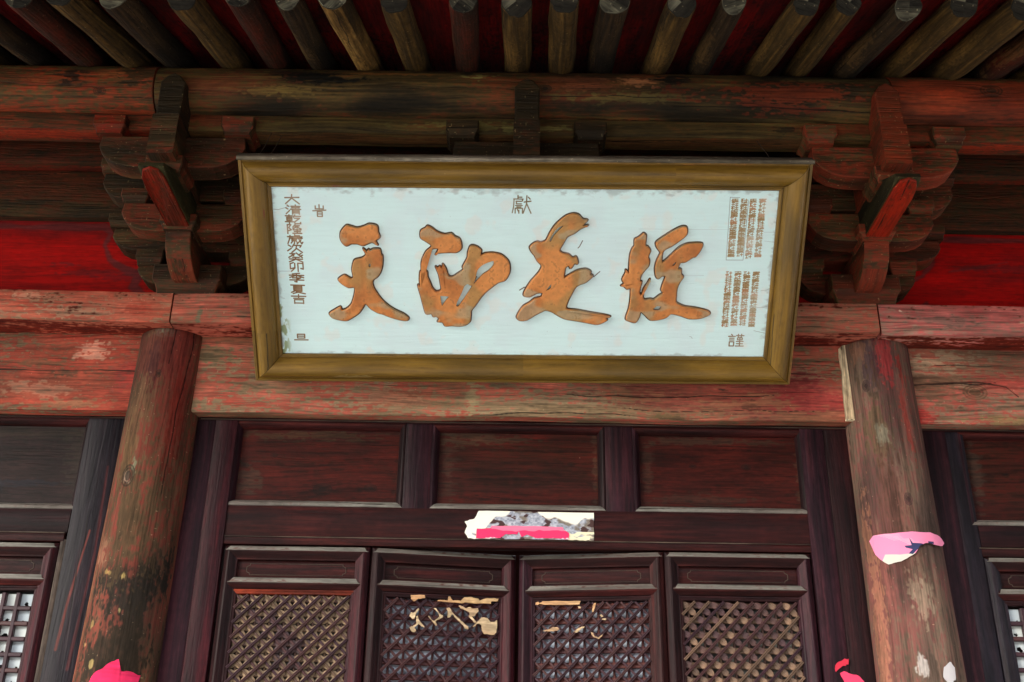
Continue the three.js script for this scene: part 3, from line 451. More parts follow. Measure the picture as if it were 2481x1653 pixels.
transomPanel(frameC, -1.298, -0.494, 2.928, 3.337, panelTex(221, { knots: [[0.16, 0.22, 0.012], [0.03, 0.17, 0.014], [0.4, 0.06, 0.03], [0.62, 0.07, 0.02], [0.74, 0.2, 0.01]], patches: [[0.3, 0.32, 0.5, 0.03, [86, 72, 52], 0.5], [0.76, 0.2, 0.03, 0.2, [96, 78, 62], 0.35], [0.06, 0.1, 0.08, 0.1, [84, 70, 58], 0.5]] }));
transomPanel(frameC, -0.372, 0.434, 2.926, 3.335, panelTex(223, { knots: [[0.62, 0.2, 0.012], [0.5, 0.16, 0.01]], patches: [[0.2, 0.31, 0.3, 0.04, [84, 72, 56], 0.5], [0.05, 0.15, 0.05, 0.2, [92, 74, 62], 0.35], [0.73, 0.2, 0.02, 0.2, [104, 84, 70], 0.4], [0.66, 0.235, 0.008, 0.014, [190, 186, 176], 0.8]] }));
transomPanel(frameC, 0.562, 1.362, 2.926, 3.334, panelTex(225, { cover: 0.55, knots: [[0.5, 0.2, 0.016], [0.25, 0.2, 0.012]], patches: [[0.3, 0.32, 0.5, 0.025, [80, 68, 56], 0.5], [0.75, 0.17, 0.035, 0.22, [104, 86, 72], 0.45], [0.04, 0.15, 0.03, 0.2, [86, 70, 58], 0.4], [0.3, 0.04, 0.3, 0.03, [84, 64, 54], 0.4]] }));

const frameL = thing('door_frame', [-2.7, 2.74, 0], 'bluish dark door frame left of the left column with red streaks on its jamb', 'door frame');
const frameR = thing('door_frame', [2.8, 2.74, 0], 'dark door frame right of the right column with a purplish jamb', 'door frame');
{
  const streaky = material(timber({ L: 3.14, V: 0.22, res: 330, seed: 231, warm: [1, 1], grain: 0.7, gf: 50, bare: [[17, 15, 19], [25, 21, 27], [38, 27, 31]], dark: [20, 18, 22], stain: 0.3, cracks: 2, wrap: THREE.RepeatWrapping, lines: [{ p: [2.08, 0.045, 2.3, 0.062, 2.6, 0.1], w: 0.007, c: [96, 42, 36], a: 0.85 }, { p: [2.0, 0.11, 2.5, 0.14, 2.9, 0.13], w: 0.009, c: [84, 36, 36], a: 0.6 }] }), D);
  part('jamb_board', timberBox('y', 0.2, 3.334, -1.985, -1.8, -0.06, 0.01, streaky, { wob: 0, n: 1, c: 0.004 }), streaky, frameL);
  board('jamb_board', M.worn, frameL, -2.013, -1.986, 0.2, 2.76, -0.06, 0.002);
  for (const [f, a, b] of [[frameL, -3.6, -1.8], [frameR, 1.9, 3.6]]) {
    board('head_rail', M.maroon, f, a, b, 3.334, 3.36, -0.06, 0.006); board('head_bead', M.worn, f, a, b, 3.3385, 3.3425, 0.005, 0.0125, { c: 0.0012 });
  }
  board('transom_rail', M.dark, frameL, -3.55, -1.99, 2.792, 2.9, -0.06, 0.003); board('rail_bead', M.worn, frameL, -3.55, -2.0, 2.788, 2.792, -0.01, 0.008, { c: 0.0012 }); board('lower_strip', M.maroon, frameL, -3.55, -2.0, 2.751, 2.788, -0.06, 0.0045);
  transomPanel(frameL, -2.74, -1.972, 2.898, 3.337, panelTex(227, { bare: [[28, 22, 21], [42, 33, 30], [58, 47, 41]], paint: [[36, 25, 27], [46, 31, 31]], patches: [[0.7, 0.2, 0.1, 0.2, [72, 64, 55], 0.4], [0.4, 0.34, 0.5, 0.03, [60, 53, 43], 0.4], [0.4, 0.1, 0.3, 0.03, [40, 40, 52], 0.6]] }));
  board('transom_post', M.blue, frameL, -2.87, -2.74, 2.9, 3.334, -0.06, 0.003); transomPanel(frameL, -3.6, -2.87, 2.898, 3.337, panelTex(228));
  board('jamb_board', M.purple, frameR, 1.9, 2.03, 0.2, 3.334, -0.06, 0.006); board('jamb_board', M.blue, frameR, 2.03, 2.112, 0.2, 3.334, -0.06, 0.003);
  board('transom_rail', M.dark, frameR, 2.112, 3.55, 2.788, 2.888, -0.06, 0.0035); board('rail_bead', M.worn, frameR, 2.1, 3.55, 2.78, 2.784, -0.01, 0.008, { c: 0.0012 }); board('lower_strip', M.maroon, frameR, 2.11, 3.55, 2.745, 2.7805, -0.06, 0.0045);
  transomPanel(frameR, 2.084, 2.86, 2.886, 3.335, panelTex(229, { knots: [[0.18, 0.22, 0.012]], patches: [[0.04, 0.2, 0.04, 0.2, [82, 74, 66], 0.5]] }));
  board('transom_post', M.dark, frameR, 2.86, 2.99, 2.888, 3.334, -0.06, 0.003); transomPanel(frameR, 2.99, 3.6, 2.886, 3.335, panelTex(230));
}

// ------------------------------------------------------------ door leaves with their lattices (built in their own metres: x 0..w, y as in the scene)
const wood = (r, g, b, rough = 0.5) => { const m = new THREE.MeshPhysicalMaterial({ color: new THREE.Color().setRGB(r / 255, g / 255, b / 255, THREE.SRGBColorSpace), roughness: rough, specularIntensity: 0.6 }); m.userData.LV = [1, 1]; return m; };
const BARS = { red: [wood(74, 34, 32, 0.55), wood(64, 30, 30, 0.55), wood(82, 40, 34, 0.55)], dark: [wood(58, 36, 42, 0.4), wood(50, 30, 36, 0.4), wood(66, 40, 40, 0.45)], tan: [wood(108, 84, 68, 0.7), wood(90, 70, 56, 0.7)], old: [wood(86, 66, 50, 0.65), wood(74, 52, 44, 0.6)] };
const petalMat = new THREE.MeshStandardMaterial({ vertexColors: true, roughness: 0.62 });
const paperBack = material(timber({ L: 0.6, V: 0.6, res: 300, seed: 241, warm: [1, 1], bare: [[132, 140, 152], [164, 174, 188], [188, 198, 208]], dark: [96, 100, 108], stain: 0.5, grain: 0.6, noBump: true, wrap: THREE.MirroredRepeatWrapping }), { rough: 0.85 });
const darkBack = material(timber({ L: 0.6, V: 0.6, res: 200, seed: 243, warm: [1, 1], bare: [[40, 42, 42], [66, 68, 66], [92, 94, 90]], dark: [20, 20, 20], stain: 0.8, noBump: true, wrap: THREE.MirroredRepeatWrapping }), { rough: 0.9 });
const FLUTE = [[-0.006, -0.008], [-0.0063, 0.003], [-0.0045, 0.006], [-0.0018, 0.0055], [-0.0006, 0.0015], [0.0006, 0.0015], [0.0018, 0.0055], [0.0045, 0.006], [0.0063, 0.003], [0.006, -0.008]];
const FLATB = [[-0.005, -0.005], [-0.0055, 0.001], [-0.003, 0.0035], [0.003, 0.0035], [0.0055, 0.001], [0.005, -0.005]];
const BLADE = [[0, -0.012], [0, 0.001], [0.003, 0.0035], [0.02, 0.0005], [0.025, -0.004], [0.025, -0.012]];
const barGeo = (len, ring) => sweep('x', -len / 2, len / 2, 1, () => ring, [1, 1], { crease: 0.5 });
const petalBase = (() => {   // one carved blade along a bar: broad in the middle, pinched at the crossings, ridged
  const o = [[0.06, 0.006], [0.3, 0.0145], [0.64, 0.0125], [0.92, 0.004]], v = [], ix = [];
  o.forEach(([t, w], i) => { v.push(t, w, 0, t, 0, 0.003, t, -w, 0, t, w, -0.01, t, -w, -0.01); if (i) { const a = (i - 1) * 5, b = i * 5; ix.push(a, b, a + 1, b, b + 1, a + 1, a + 1, b + 1, a + 2, b + 1, b + 2, a + 2, a, a + 3, b, a + 3, b + 3, b, a + 2, b + 2, a + 4, b + 2, b + 4, a + 4); } });
  const g = new THREE.BufferGeometry(); g.setAttribute('position', new THREE.Float32BufferAttribute(v, 3)); g.setIndex(ix); return g.toNonIndexed();
})();
function starLattice(parent, x0, x1, y0, y1, R, look) {
  const s = (x1 - x0) / 8, w = x1 - x0, rows = Math.floor((y1 - y0) / s), cache = new Map();
  const geo = (len, ring, key) => { const k = key + len.toFixed(3); if (!cache.has(k)) cache.set(k, barGeo(len, ring)); return cache.get(k); };
  const put = (name, g, m, x, y, z, a) => { const o = new THREE.Mesh(g, m); o.name = name; o.position.set(x, y, z); o.rotation.z = a; o.castShadow = o.receiveShadow = true; parent.add(o); };
  const pick = a => a[Math.floor(R() * a.length)];
  for (let j = 0; j <= rows; j++) put('lattice_bar', geo(w, BLADE, 'h'), pick(look.back), (x0 + x1) / 2, y1 - s * (j + 0.42), -0.02, 0);
  for (let i = 0; i < 8; i++) put('lattice_bar', geo(y1 - y0, FLATB, 'v'), pick(look.back), x0 + s * (i + 0.5), (y0 + y1) / 2, -0.025, Math.PI / 2);
  const oy = y1 - s * 0.42, ox = x0 + s * 0.5;
  for (const dir of [1, -1]) for (let k = -rows - 10; k < rows + 12; k++) {   // y = oy + dir (x - ox) + k s
    const f = x => oy + dir * (x - ox) + k * s; let xa = x0, xb = x1;
    if (dir > 0) { xa = Math.max(x0, ox + (y0 - oy - k * s)); xb = Math.min(x1, ox + (y1 - oy - k * s)); } else { xa = Math.max(x0, ox - (y1 - oy - k * s)); xb = Math.min(x1, ox - (y0 - oy - k * s)); }
    if (xb - xa < 0.012) continue;
    if (dir < 0 && look.noBack) continue;
    const len = (xb - xa) * Math.SQRT2, mid = (xa + xb) / 2;
    put('lattice_bar', geo(len, dir > 0 ? FLUTE : FLATB, 'd' + dir), pick(dir > 0 ? look.front(mid, f(mid), R) : look.cross(mid, f(mid), R)), mid, f(mid), dir > 0 ? -0.004 : -0.0105, dir * Math.PI / 4);
  }
  if (!look.petal) return;
  const pets = [], h = s * Math.SQRT1_2, c = new THREE.Color();
  for (let i = -1; i <= 8; i++) for (let j = -1; j <= rows; j++) for (const [dx, dy] of [[1, 1], [1, -1], [-1, 1], [-1, -1]]) {
    const nx = ox + i * s, ny = oy - j * s, ex = nx + dx * s / 2, ey = ny + dy * s / 2, m = 0.006;
    if (Math.min(nx, ex) < x0 - m || Math.max(nx, ex) > x1 + m || Math.min(ny, ey) < y0 - m || Math.max(ny, ey) > y1 + m) continue;
    const col = look.petal(nx, ny, dx, dy, R); if (!col) continue;
    const g = petalBase.clone().scale(h, 1, 1).rotateZ(Math.atan2(dy, dx)).translate(nx, ny, -0.0165);
    c.setRGB(col[0] / 255, col[1] / 255, col[2] / 255, THREE.SRGBColorSpace); const n = g.attributes.position.count, a = new Float32Array(n * 3), q = 0.8 + R() * 0.4; for (let k = 0; k < n; k++) { a[k * 3] = c.r * q; a[k * 3 + 1] = c.g * q; a[k * 3 + 2] = c.b * q; }
    g.setAttribute('color', new THREE.BufferAttribute(a, 3)); g.computeVertexNormals(); pets.push(g);
  }
  const p = part('lattice_petal', mergeGeometries(pets), petalMat, parent); p.userData.kind = 'stuff';
}
const paneMats = [0, 1, 2].map(k => flat([0xb9c2c4, 0xc4cbc8, 0xaeb9bf][k], 0.9));
function gridLattice(parent, x0, x1, y0, y1, R) {
  const s = 0.0655, nx = Math.round((x1 - x0) / s), sx = (x1 - x0) / nx, ny = Math.floor((y1 - y0) / s), bar = [[-0.009, -0.02], [-0.0095, 0], [-0.006, 0.004], [0.006, 0.004], [0.0095, 0], [0.009, -0.02]];
  const put = (name, g, m, x, y, z, a) => { const o = new THREE.Mesh(g, m); o.name = name; o.position.set(x, y, z); o.rotation.z = a; o.castShadow = o.receiveShadow = true; parent.add(o); };
  const hg = barGeo(x1 - x0, bar), vg = barGeo(y1 - y0, bar);
  for (let i = 1; i < nx; i++) put('lattice_bar', vg, BARS.dark[i % 3], x0 + i * sx, (y0 + y1) / 2, -0.008, Math.PI / 2);
  for (let j = 1; j <= ny; j++) put('lattice_bar', hg, BARS.dark[j % 3], (x0 + x1) / 2, y1 - j * s, -0.01, 0);
  for (let i = 0; i < nx; i++) for (let j = 0; j < ny; j++) {
    const a = sx / 2 - 0.001, b = s / 2 - 0.001, sh = shapeOf([[-a, -b], [a, -b], [a, b], [-a, b]]);
    if (R() < 0.62) { const n = 7 + Math.floor(R() * 5), hx = (R() - 0.4) * 0.03, hy = -b * 0.35 - R() * 0.012, r = 0.003 + R() * 0.011, pts = []; for (let k = 0; k < n; k++) { const t = k / n * Math.PI * 2, q = r * (0.45 + R() * 0.9); pts.push(new THREE.Vector2(Math.max(-a + 0.003, Math.min(a - 0.003, hx + Math.cos(t) * q * 1.3)), Math.max(-b + 0.002, Math.min(b - 0.002, hy + Math.sin(t) * q)))); } sh.holes.push(new THREE.Path(pts)); }
    const g = new THREE.ShapeGeometry(sh), o = new THREE.Mesh(g, paneMats[Math.floor(R() * 3)]); o.name = 'paper_pane'; o.position.set(x0 + (i + 0.5) * sx, y1 - (j + 0.5) * s, -0.03); o.rotation.set((R() - 0.5) * 0.06, (R() - 0.5) * 0.06, 0); o.receiveShadow = true; parent.add(o);
  }
}
const RING = [[0, -0.045], [0, -0.004], [0.003, 0.002], [0.02, 0.017], [0.0265, 0.019], [0.033, 0.0165], [0.055, 0.0015], [0.062, 0], [0.0625, -0.016]];
const LEDGE = y => [[y + 0.03, -0.018], [y + 0.028, 0.001], [y + 0.008, 0.016], [y + 0.003, 0.0175], [y - 0.003, 0.0165], [y - 0.021, 0.001], [y - 0.0225, -0.018], [y, -0.03]];
const LW = 0.652;
function doorLeaf(x, z, turn, label, { look = null, grid = 0, mats = [M.dark, M.purple, M.maroon, M.dark], lip = M.dark, back = paperBack, seed = 1, w = LW } = {}) {
  const t = new THREE.Group(); t.name = numbered('door_leaf'); t.position.set(x, 0, z); t.rotation.y = turn; scene.add(t); BASE.set(t, [0, 0, 0]); tag(t, label, 'door', 'latticed door leaves');
  const top = 2.745, bot = 0.28, R = mulberry(seed * 13 + 1), LV = M.dark.userData.LV;
  const rims = mitred(0, bot, w, top, RING, 0, LV, 0.35).map((g, k) => part(k % 2 ? 'stile' : 'rail', g, mats[k], t));
  // worn, dusty upper facets with sky brightness painted in, mitred at their ends
  const strip = (name, a, b, p, run, owner) => { const pos = [], uv = [], ix = []; p.forEach(([y, z], i) => { const q = run * i / (p.length - 1); pos.push(a + run - q, y, z, b - run + q, y, z); uv.push(a / LV[0] + seed * 0.3, i * 0.05 + seed * 0.17, b / LV[0] + seed * 0.3, i * 0.05 + seed * 0.17); if (i) { const k = i * 2; ix.push(k - 2, k, k - 1, k - 1, k, k + 1); } }); const g = new THREE.BufferGeometry(); g.setAttribute('position', new THREE.Float32BufferAttribute(pos, 3)); g.setAttribute('uv', new THREE.Float32BufferAttribute(uv, 2)); g.setIndex(ix); g.computeVertexNormals(); part(name, g, M.ledge, owner).userData.label = 'worn grey upper edge painted lighter as if lit by the sky'; };
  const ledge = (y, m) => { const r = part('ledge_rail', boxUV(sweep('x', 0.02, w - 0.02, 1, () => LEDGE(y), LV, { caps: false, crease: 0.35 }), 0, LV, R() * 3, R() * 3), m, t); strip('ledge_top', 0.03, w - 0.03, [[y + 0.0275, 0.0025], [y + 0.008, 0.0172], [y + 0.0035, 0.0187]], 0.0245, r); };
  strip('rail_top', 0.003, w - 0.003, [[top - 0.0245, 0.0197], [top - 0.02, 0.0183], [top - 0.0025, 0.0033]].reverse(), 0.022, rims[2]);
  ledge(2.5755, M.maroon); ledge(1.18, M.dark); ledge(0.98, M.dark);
  const upper = board('leaf_panel', M.maroon, t, 0.055, w - 0.055, 2.59, 2.695, -0.03, -0.016);
  board('leaf_panel', M.dark, t, 0.055, w - 0.055, 0.99, 1.17, -0.03, -0.016); board('leaf_panel', M.dark, t, 0.055, w - 0.055, 0.33, 0.97, -0.03, -0.016);
  { // raised line of the cartouche
    const a = 0.118, b = w - 0.118, y0 = 2.618, y1 = 2.668, q = 0.014, c = [[a, y0], [b, y0], [b, y0 + q * 0.5], [b + q, y0 + q], [b + q, y1 - q], [b, y1 - q * 0.5], [b, y1], [a, y1], [a, y1 - q * 0.5], [a - q, y1 - q], [a - q, y0 + q], [a, y0 + q * 0.5]];
    const gs = c.map((p, i) => { const n = c[(i + 1) % c.length], l = Math.hypot(n[0] - p[0], n[1] - p[1]); return sweep('x', 0, l, 1, () => [[-0.0018, -0.001], [-0.001, 0.0022], [0.001, 0.0022], [0.0018, -0.001]], [1, 1], { crease: 0.5 }).rotateZ(Math.atan2(n[1] - p[1], n[0] - p[0])).translate(p[0], p[1], -0.016); });
    part('cartouche_line', mergeGeometries(gs), M.worn, upper);
  }
  const x0 = 0.075, x1 = w - 0.08, y1 = 2.512, y0 = 1.22;
  mitred(0.055, 1.19, w - 0.055, 2.552, [[0, -0.03], [0, -0.001], [0.006, 0.001], [0.011, -0.002], [0.018, -0.003], [0.0205, -0.006], [0.0205, -0.034]], 0, LV, 0.35).forEach((g, k) => part('inner_lip', g, k === 2 ? lip : mats[k], t).userData.label = k === 2 && lip === M.redLip ? 'bright red lip above the lattice' : undefined);
  part('backing', new THREE.BoxGeometry(w - 0.1, 1.36, 0.006).translate(w / 2, 1.87, grid ? -0.062 : -0.037), grid ? flat(0x0c0b0b) : back, t);  // gridded leaves: near-black sheet paints the unlit interior behind torn paper
  grid ? gridLattice(t, x0, x1, y0, y1 + 0.01, R) : starLattice(t, x0 - 0.006, x1 + 0.006, y0, y1 + 0.016, R, look);
  return t;
}
const tone = (a, b, t) => mix3(a, b, t);
const LOOK = {
  brown: { back: BARS.old, front: (x, y, R) => (x + (y - 2.2) * 0.5 > 0.2 || R() < 0.35) ? BARS.dark : BARS.old, cross: (x, y, R) => R() < 0.6 ? BARS.dark : BARS.old, petal: (x, y, dx, dy, R) => (fbm(x * 6, y * 6, 5, 2) + (R() - 0.5) * 0.3 > 0.42) ? tone([104, 86, 62], [144, 118, 88], R()) : tone([70, 46, 48], [60, 40, 40], R()) },
  maroon: { back: BARS.red, front: () => BARS.dark, cross: () => BARS.dark, petal: null },
  tan: { back: BARS.old, noBack: true, front: (x, y, R) => (x + (y - 2.3) * 0.4 > 0.33 || R() < 0.25) ? BARS.dark : BARS.tan, cross: () => BARS.old, petal: (x, y, dx, dy, R) => dx * dy > 0 ? null : ((fbm(x * 5, y * 5, 9, 2) + (R() - 0.5) * 0.3 > 0.4) ? tone([96, 74, 58], [138, 108, 84], R()) : tone([76, 50, 52], [88, 60, 52], R())) },
};
const AJ = THREE.MathUtils.degToRad(9.7), PUR = [M.maroon, M.dark, M.maroon, M.dark];
doorLeaf(-1.274, 0, 0, 'leftmost door leaf of the middle bay with a brown worn star lattice', { look: LOOK.brown, lip: M.redLip, back: darkBack, seed: 3, w: 0.649, mats: [M.dark, M.purpleRed, M.maroon, M.dark] });
doorLeaf(-0.616, 0, AJ, 'ajar door leaf left of the middle gap with tan paper scraps on its lattice', { look: LOOK.maroon, seed: 5, mats: [M.dark, M.purpleRed, M.maroon, M.dark] });
doorLeaf(0.683 - LW * Math.cos(AJ), -LW * Math.sin(AJ), -AJ, 'ajar door leaf right of the middle gap with few paper scraps', { look: LOOK.maroon, seed: 7, mats: [M.dark, M.maroon, M.maroon, M.purple] });
doorLeaf(0.686, 0, 0, 'rightmost door leaf of the middle bay with tan stubs in its lattice', { look: LOOK.tan, back: darkBack, seed: 9, mats: [M.dark, M.purple, M.maroon, M.dark] });
doorLeaf(-2.667, -0.003, 0, 'square gridded door leaf beside the left jamb with torn white paper', { grid: 1, seed: 11, mats: [M.dark, M.purpleRed, M.maroon, M.dark] });
doorLeaf(-3.33, -0.003, 0, 'square gridded door leaf farther left, outside the picture', { grid: 1, seed: 13 });
doorLeaf(2.116, -0.01, 0, 'square gridded door leaf beside the right jamb with white paper', { grid: 1, seed: 15, mats: [M.dark, M.blue, M.maroon, M.blue] });
doorLeaf(2.776, -0.01, 0, 'square gridded door leaf farther right, outside the picture', { grid: 1, seed: 17 });

// ------------------------------------------------------------ the framed plaque, leaning forward under the eave (its own metres: x right, y up, z out of its face)
const INK = {
  skyDot: [-782, 218, -760, 215, -734, 208, -703, 216, -683, 225, -664, 224, -646, 216, -643, 188, -637, 166, -655, 149, -647, 130, -671, 142, -693, 135, -713, 127, -737, 135, -763, 135, -786, 125, -803, 141, -810, 162, -806, 190],
  skyBody: [-712, 114, -696, 101, -689, 110, -679, 106, -667, 113, -639, 112, -634, 88, -628, 81, -630, 38, -640, 5, -654, -16, -672, -30, -677, -47, -671, -70, -658, -93, -639, -121, -613, -147, -582, -169, -542, -189, -520, -208, -527, -221, -556, -219, -601, -206, -637, -191, -659, -185, -688, -167, -711, -143, -726, -165, -745, -189, -773, -209, -798, -223, -823, -222, -861, -212, -876, -190, -848, -170, -825, -158, -819, -173, -798, -167, -777, -147, -765, -118, -756, -80, -760, -65, -785, -67, -815, -48, -828, -28, -801, -9, -783, -18, -770, -24, -761, -17, -765, 17, -758, 50, -749, 63, -717, 72, -701, 87],
  skyHole: [-696, 41, -685, 55, -674, 44, -681, 24, -694, 30],
  westBody: [-456, 196, -436, 209, -425, 219, -406, 210, -384, 193, -351, 182, -322, 186, -307, 173, -285, 160, -278, 120, -300, 100, -333, 99, -382, 96, -393, 88, -380, 115, -404, 116, -423, 103, -440, 75, -451, 50, -451, 19, -445, 11, -443, 18, -432, 8, -430, -14, -421, -37, -410, -65, -393, -82, -371, -74, -374, -41, -381, -2, -394, 33, -383, 28, -375, 36, -360, 26, -362, 45, -349, 26, -338, -7, -318, -12, -293, 4, -271, 21, -274, 33, -259, 62, -252, 78, -250, 101, -240, 128, -226, 132, -207, 125, -191, 110, -193, 88, -174, 96, -140, 99, -103, 91, -75, 67, -65, 42, -66, 8, -85, -27, -117, -39, -150, -65, -177, -89, -199, -117, -218, -146, -237, -172, -239, -198, -243, -224, -264, -241, -294, -247, -325, -244, -355, -246, -367, -228, -389, -226, -382, -212, -395, -200, -408, -202, -416, -188, -440, -189, -451, -153, -462, -105, -472, -66, -473, -52, -465, -58, -466, -26, -463, 9, -457, 11, -457, 40, -452, 68, -434, 103, -409, 128, -435, 149, -457, 165],
  westHole: [-380, -100, -373, -94, -329, -100, -347, -127, -366, -154, -375, -144],
  westLoop: [-196, 44, -173, 58, -140, 70, -129, 60, -136, 37, -155, 15, -181, -3, -203, -27, -222, -50, -248, -90, -271, -126, -294, -155, -309, -149, -305, -127, -286, -87, -271, -51, -252, -37, -233, -45, -222, -11, -214, 22],
  thisBody: [23, 127, 39, 143, 56, 151, 70, 148, 92, 155, 100, 169, 111, 193, 131, 225, 151, 246, 181, 270, 211, 279, 234, 274, 253, 255, 274, 250, 254, 227, 277, 227, 243, 210, 217, 190, 187, 174, 169, 143, 155, 115, 167, 101, 194, 95, 213, 80, 229, 84, 237, 60, 234, 49, 222, 52, 211, 34, 203, 30, 197, 42, 182, 31, 178, -11, 204, 3, 238, 22, 273, 28, 295, 17, 293, 5, 305, -5, 275, -34, 248, -45, 229, -59, 213, -90, 198, -123, 192, -158, 241, -165, 304, -177, 363, -187, 391, -195, 371, -201, 376, -213, 335, -233, 282, -225, 227, -215, 187, -208, 156, -193, 128, -175, 100, -167, 81, -174, 50, -191, 15, -214, -17, -217, -32, -202, -21, -175, -2, -148, 25, -131, 48, -112, 77, -104, 81, -85, 55, -88, 25, -104, -1, -99, 3, -76, 27, -35, 50, -7, 69, 18, 76, 42, 58, 62, 44, 89, 40, 93, 28, 109],
  thisSlit: [107, 173, 129, 209, 152, 227, 176, 235, 171, 221, 149, 197, 130, 174, 118, 148, 104, 154],
  thisTop: [151, 240, 166, 256, 196, 272, 224, 272, 211, 261, 189, 251],
  thisGap: [124, -20, 126, -52, 117, -69, 86, -83, 98, -61, 113, -40],
  thisEye: [177, -52, 194, -45, 187, -62, 177, -62],
  thisHair: [141, 128, 154, 154, 180, 172, 162, 143, 149, 119],
  afterBody: [484, 165, 499, 174, 516, 189, 522, 193, 533, 183, 532, 140, 543, 133, 555, 114, 547, 87, 553, 68, 550, 43, 535, 24, 521, 2, 515, -24, 524, -29, 520, -51, 516, -77, 522, -90, 529, -83, 536, -60, 549, -38, 560, -17, 553, -41, 537, -68, 533, -97, 541, -112, 567, -109, 583, -111, 605, -93, 622, -81, 613, -68, 618, -41, 628, -7, 614, -2, 597, -15, 586, -4, 580, 32, 585, 65, 596, 94, 599, 107, 581, 132, 580, 155, 620, 186, 653, 208, 688, 225, 709, 221, 710, 188, 681, 160, 647, 135, 620, 120, 609, 102, 610, 64, 637, 84, 679, 128, 706, 144, 733, 150, 782, 149, 776, 118, 757, 89, 745, 85, 712, 63, 691, 59, 682, 35, 696, 30, 698, 8, 708, -6, 693, -32, 683, -62, 682, -99, 685, -125, 722, -143, 769, -150, 827, -164, 839, -180, 801, -199, 751, -203, 707, -189, 664, -180, 644, -197, 616, -207, 573, -211, 547, -187, 527, -172, 521, -195, 506, -222, 481, -218, 462, -209, 463, -190, 472, -158, 477, -113, 476, -61, 461, -65, 444, -50, 433, -49, 445, -39, 437, -19, 450, 12, 451, 25, 464, 13, 465, 56, 467, 96, 476, 125, 484, 136],
  afterHole: [572, -157, 594, -136, 622, -139, 613, -162, 596, -166],
  afterEye: [646, 44, 659, 66, 676, 74, 675, 59, 664, 44],
};

const SCRAPS = {
  secondA: [180, 2541, 244, 2544, 245, 2530, 213, 2526, 197, 2514, 185, 2522],
  secondB: [294, 2520, 311, 2526, 347, 2525, 348, 2542, 357, 2542, 370, 2526, 404, 2527, 420, 2543, 454, 2545, 483, 2540, 488, 2531, 517, 2543, 539, 2544, 554, 2546, 574, 2543, 572, 2532, 540, 2529, 540, 2519, 446, 2518, 421, 2520, 417, 2516, 379, 2517, 342, 2518],
  secondC: [218, 2486, 222, 2480, 209, 2461, 203, 2442, 194, 2437, 181, 2449, 183, 2463, 202, 2468],
  secondD: [217, 2455, 224, 2435, 249, 2407, 247, 2403, 235, 2408, 223, 2418, 205, 2404, 213, 2387, 206, 2381, 193, 2385, 182, 2403, 197, 2406, 213, 2421, 210, 2450],
  secondE: [262, 2455, 271, 2450, 285, 2436, 292, 2436, 311, 2452, 309, 2466, 296, 2479, 283, 2488, 296, 2490, 312, 2466, 328, 2458, 327, 2450, 306, 2438, 295, 2432, 303, 2419, 299, 2412, 281, 2432],
  secondF: [343, 2493, 357, 2493, 372, 2471, 401, 2448, 424, 2427, 441, 2417, 440, 2403, 427, 2407, 413, 2424, 387, 2447, 369, 2466, 356, 2451, 347, 2451, 348, 2473],
  secondG: [395, 2503, 402, 2506, 427, 2496, 444, 2501, 461, 2495, 481, 2498, 487, 2485, 468, 2462, 457, 2460, 477, 2438, 469, 2433, 454, 2448, 442, 2458, 445, 2477, 428, 2485, 405, 2492],
  secondH: [461, 2418, 499, 2458, 527, 2456, 539, 2440, 556, 2440, 568, 2450, 570, 2428, 567, 2395, 557, 2385, 532, 2386, 512, 2387, 502, 2403, 500, 2425, 483, 2430, 465, 2415],
  thirdA: [79, 2529, 93, 2531, 99, 2521, 93, 2526, 110, 2534, 195, 2534, 280, 2533, 275, 2517, 195, 2517, 122, 2518, 96, 2524, 94, 2520, 79, 2519],
  thirdB: [347, 2524, 348, 2521, 344, 2503, 336, 2483, 331, 2483, 333, 2501, 337, 2519],
  thirdC: [111, 2407, 119, 2408, 136, 2411, 158, 2421, 175, 2421, 185, 2411, 175, 2405, 150, 2403, 116, 2402],
  thirdD: [250, 2401, 264, 2412, 284, 2421, 297, 2424, 295, 2415, 281, 2412, 264, 2396, 253, 2396],
  thirdE: [323, 2397, 334, 2393, 343, 2378, 358, 2375, 376, 2389, 372, 2378, 358, 2367, 339, 2374, 328, 2383],
  thirdF: [364, 2469, 371, 2473, 381, 2464, 374, 2461, 367, 2465],
  thirdG: [373, 2452, 385, 2456, 393, 2452, 388, 2446, 380, 2450],
  thirdH: [266, 2510, 280, 2507, 281, 2502, 271, 2498],
};

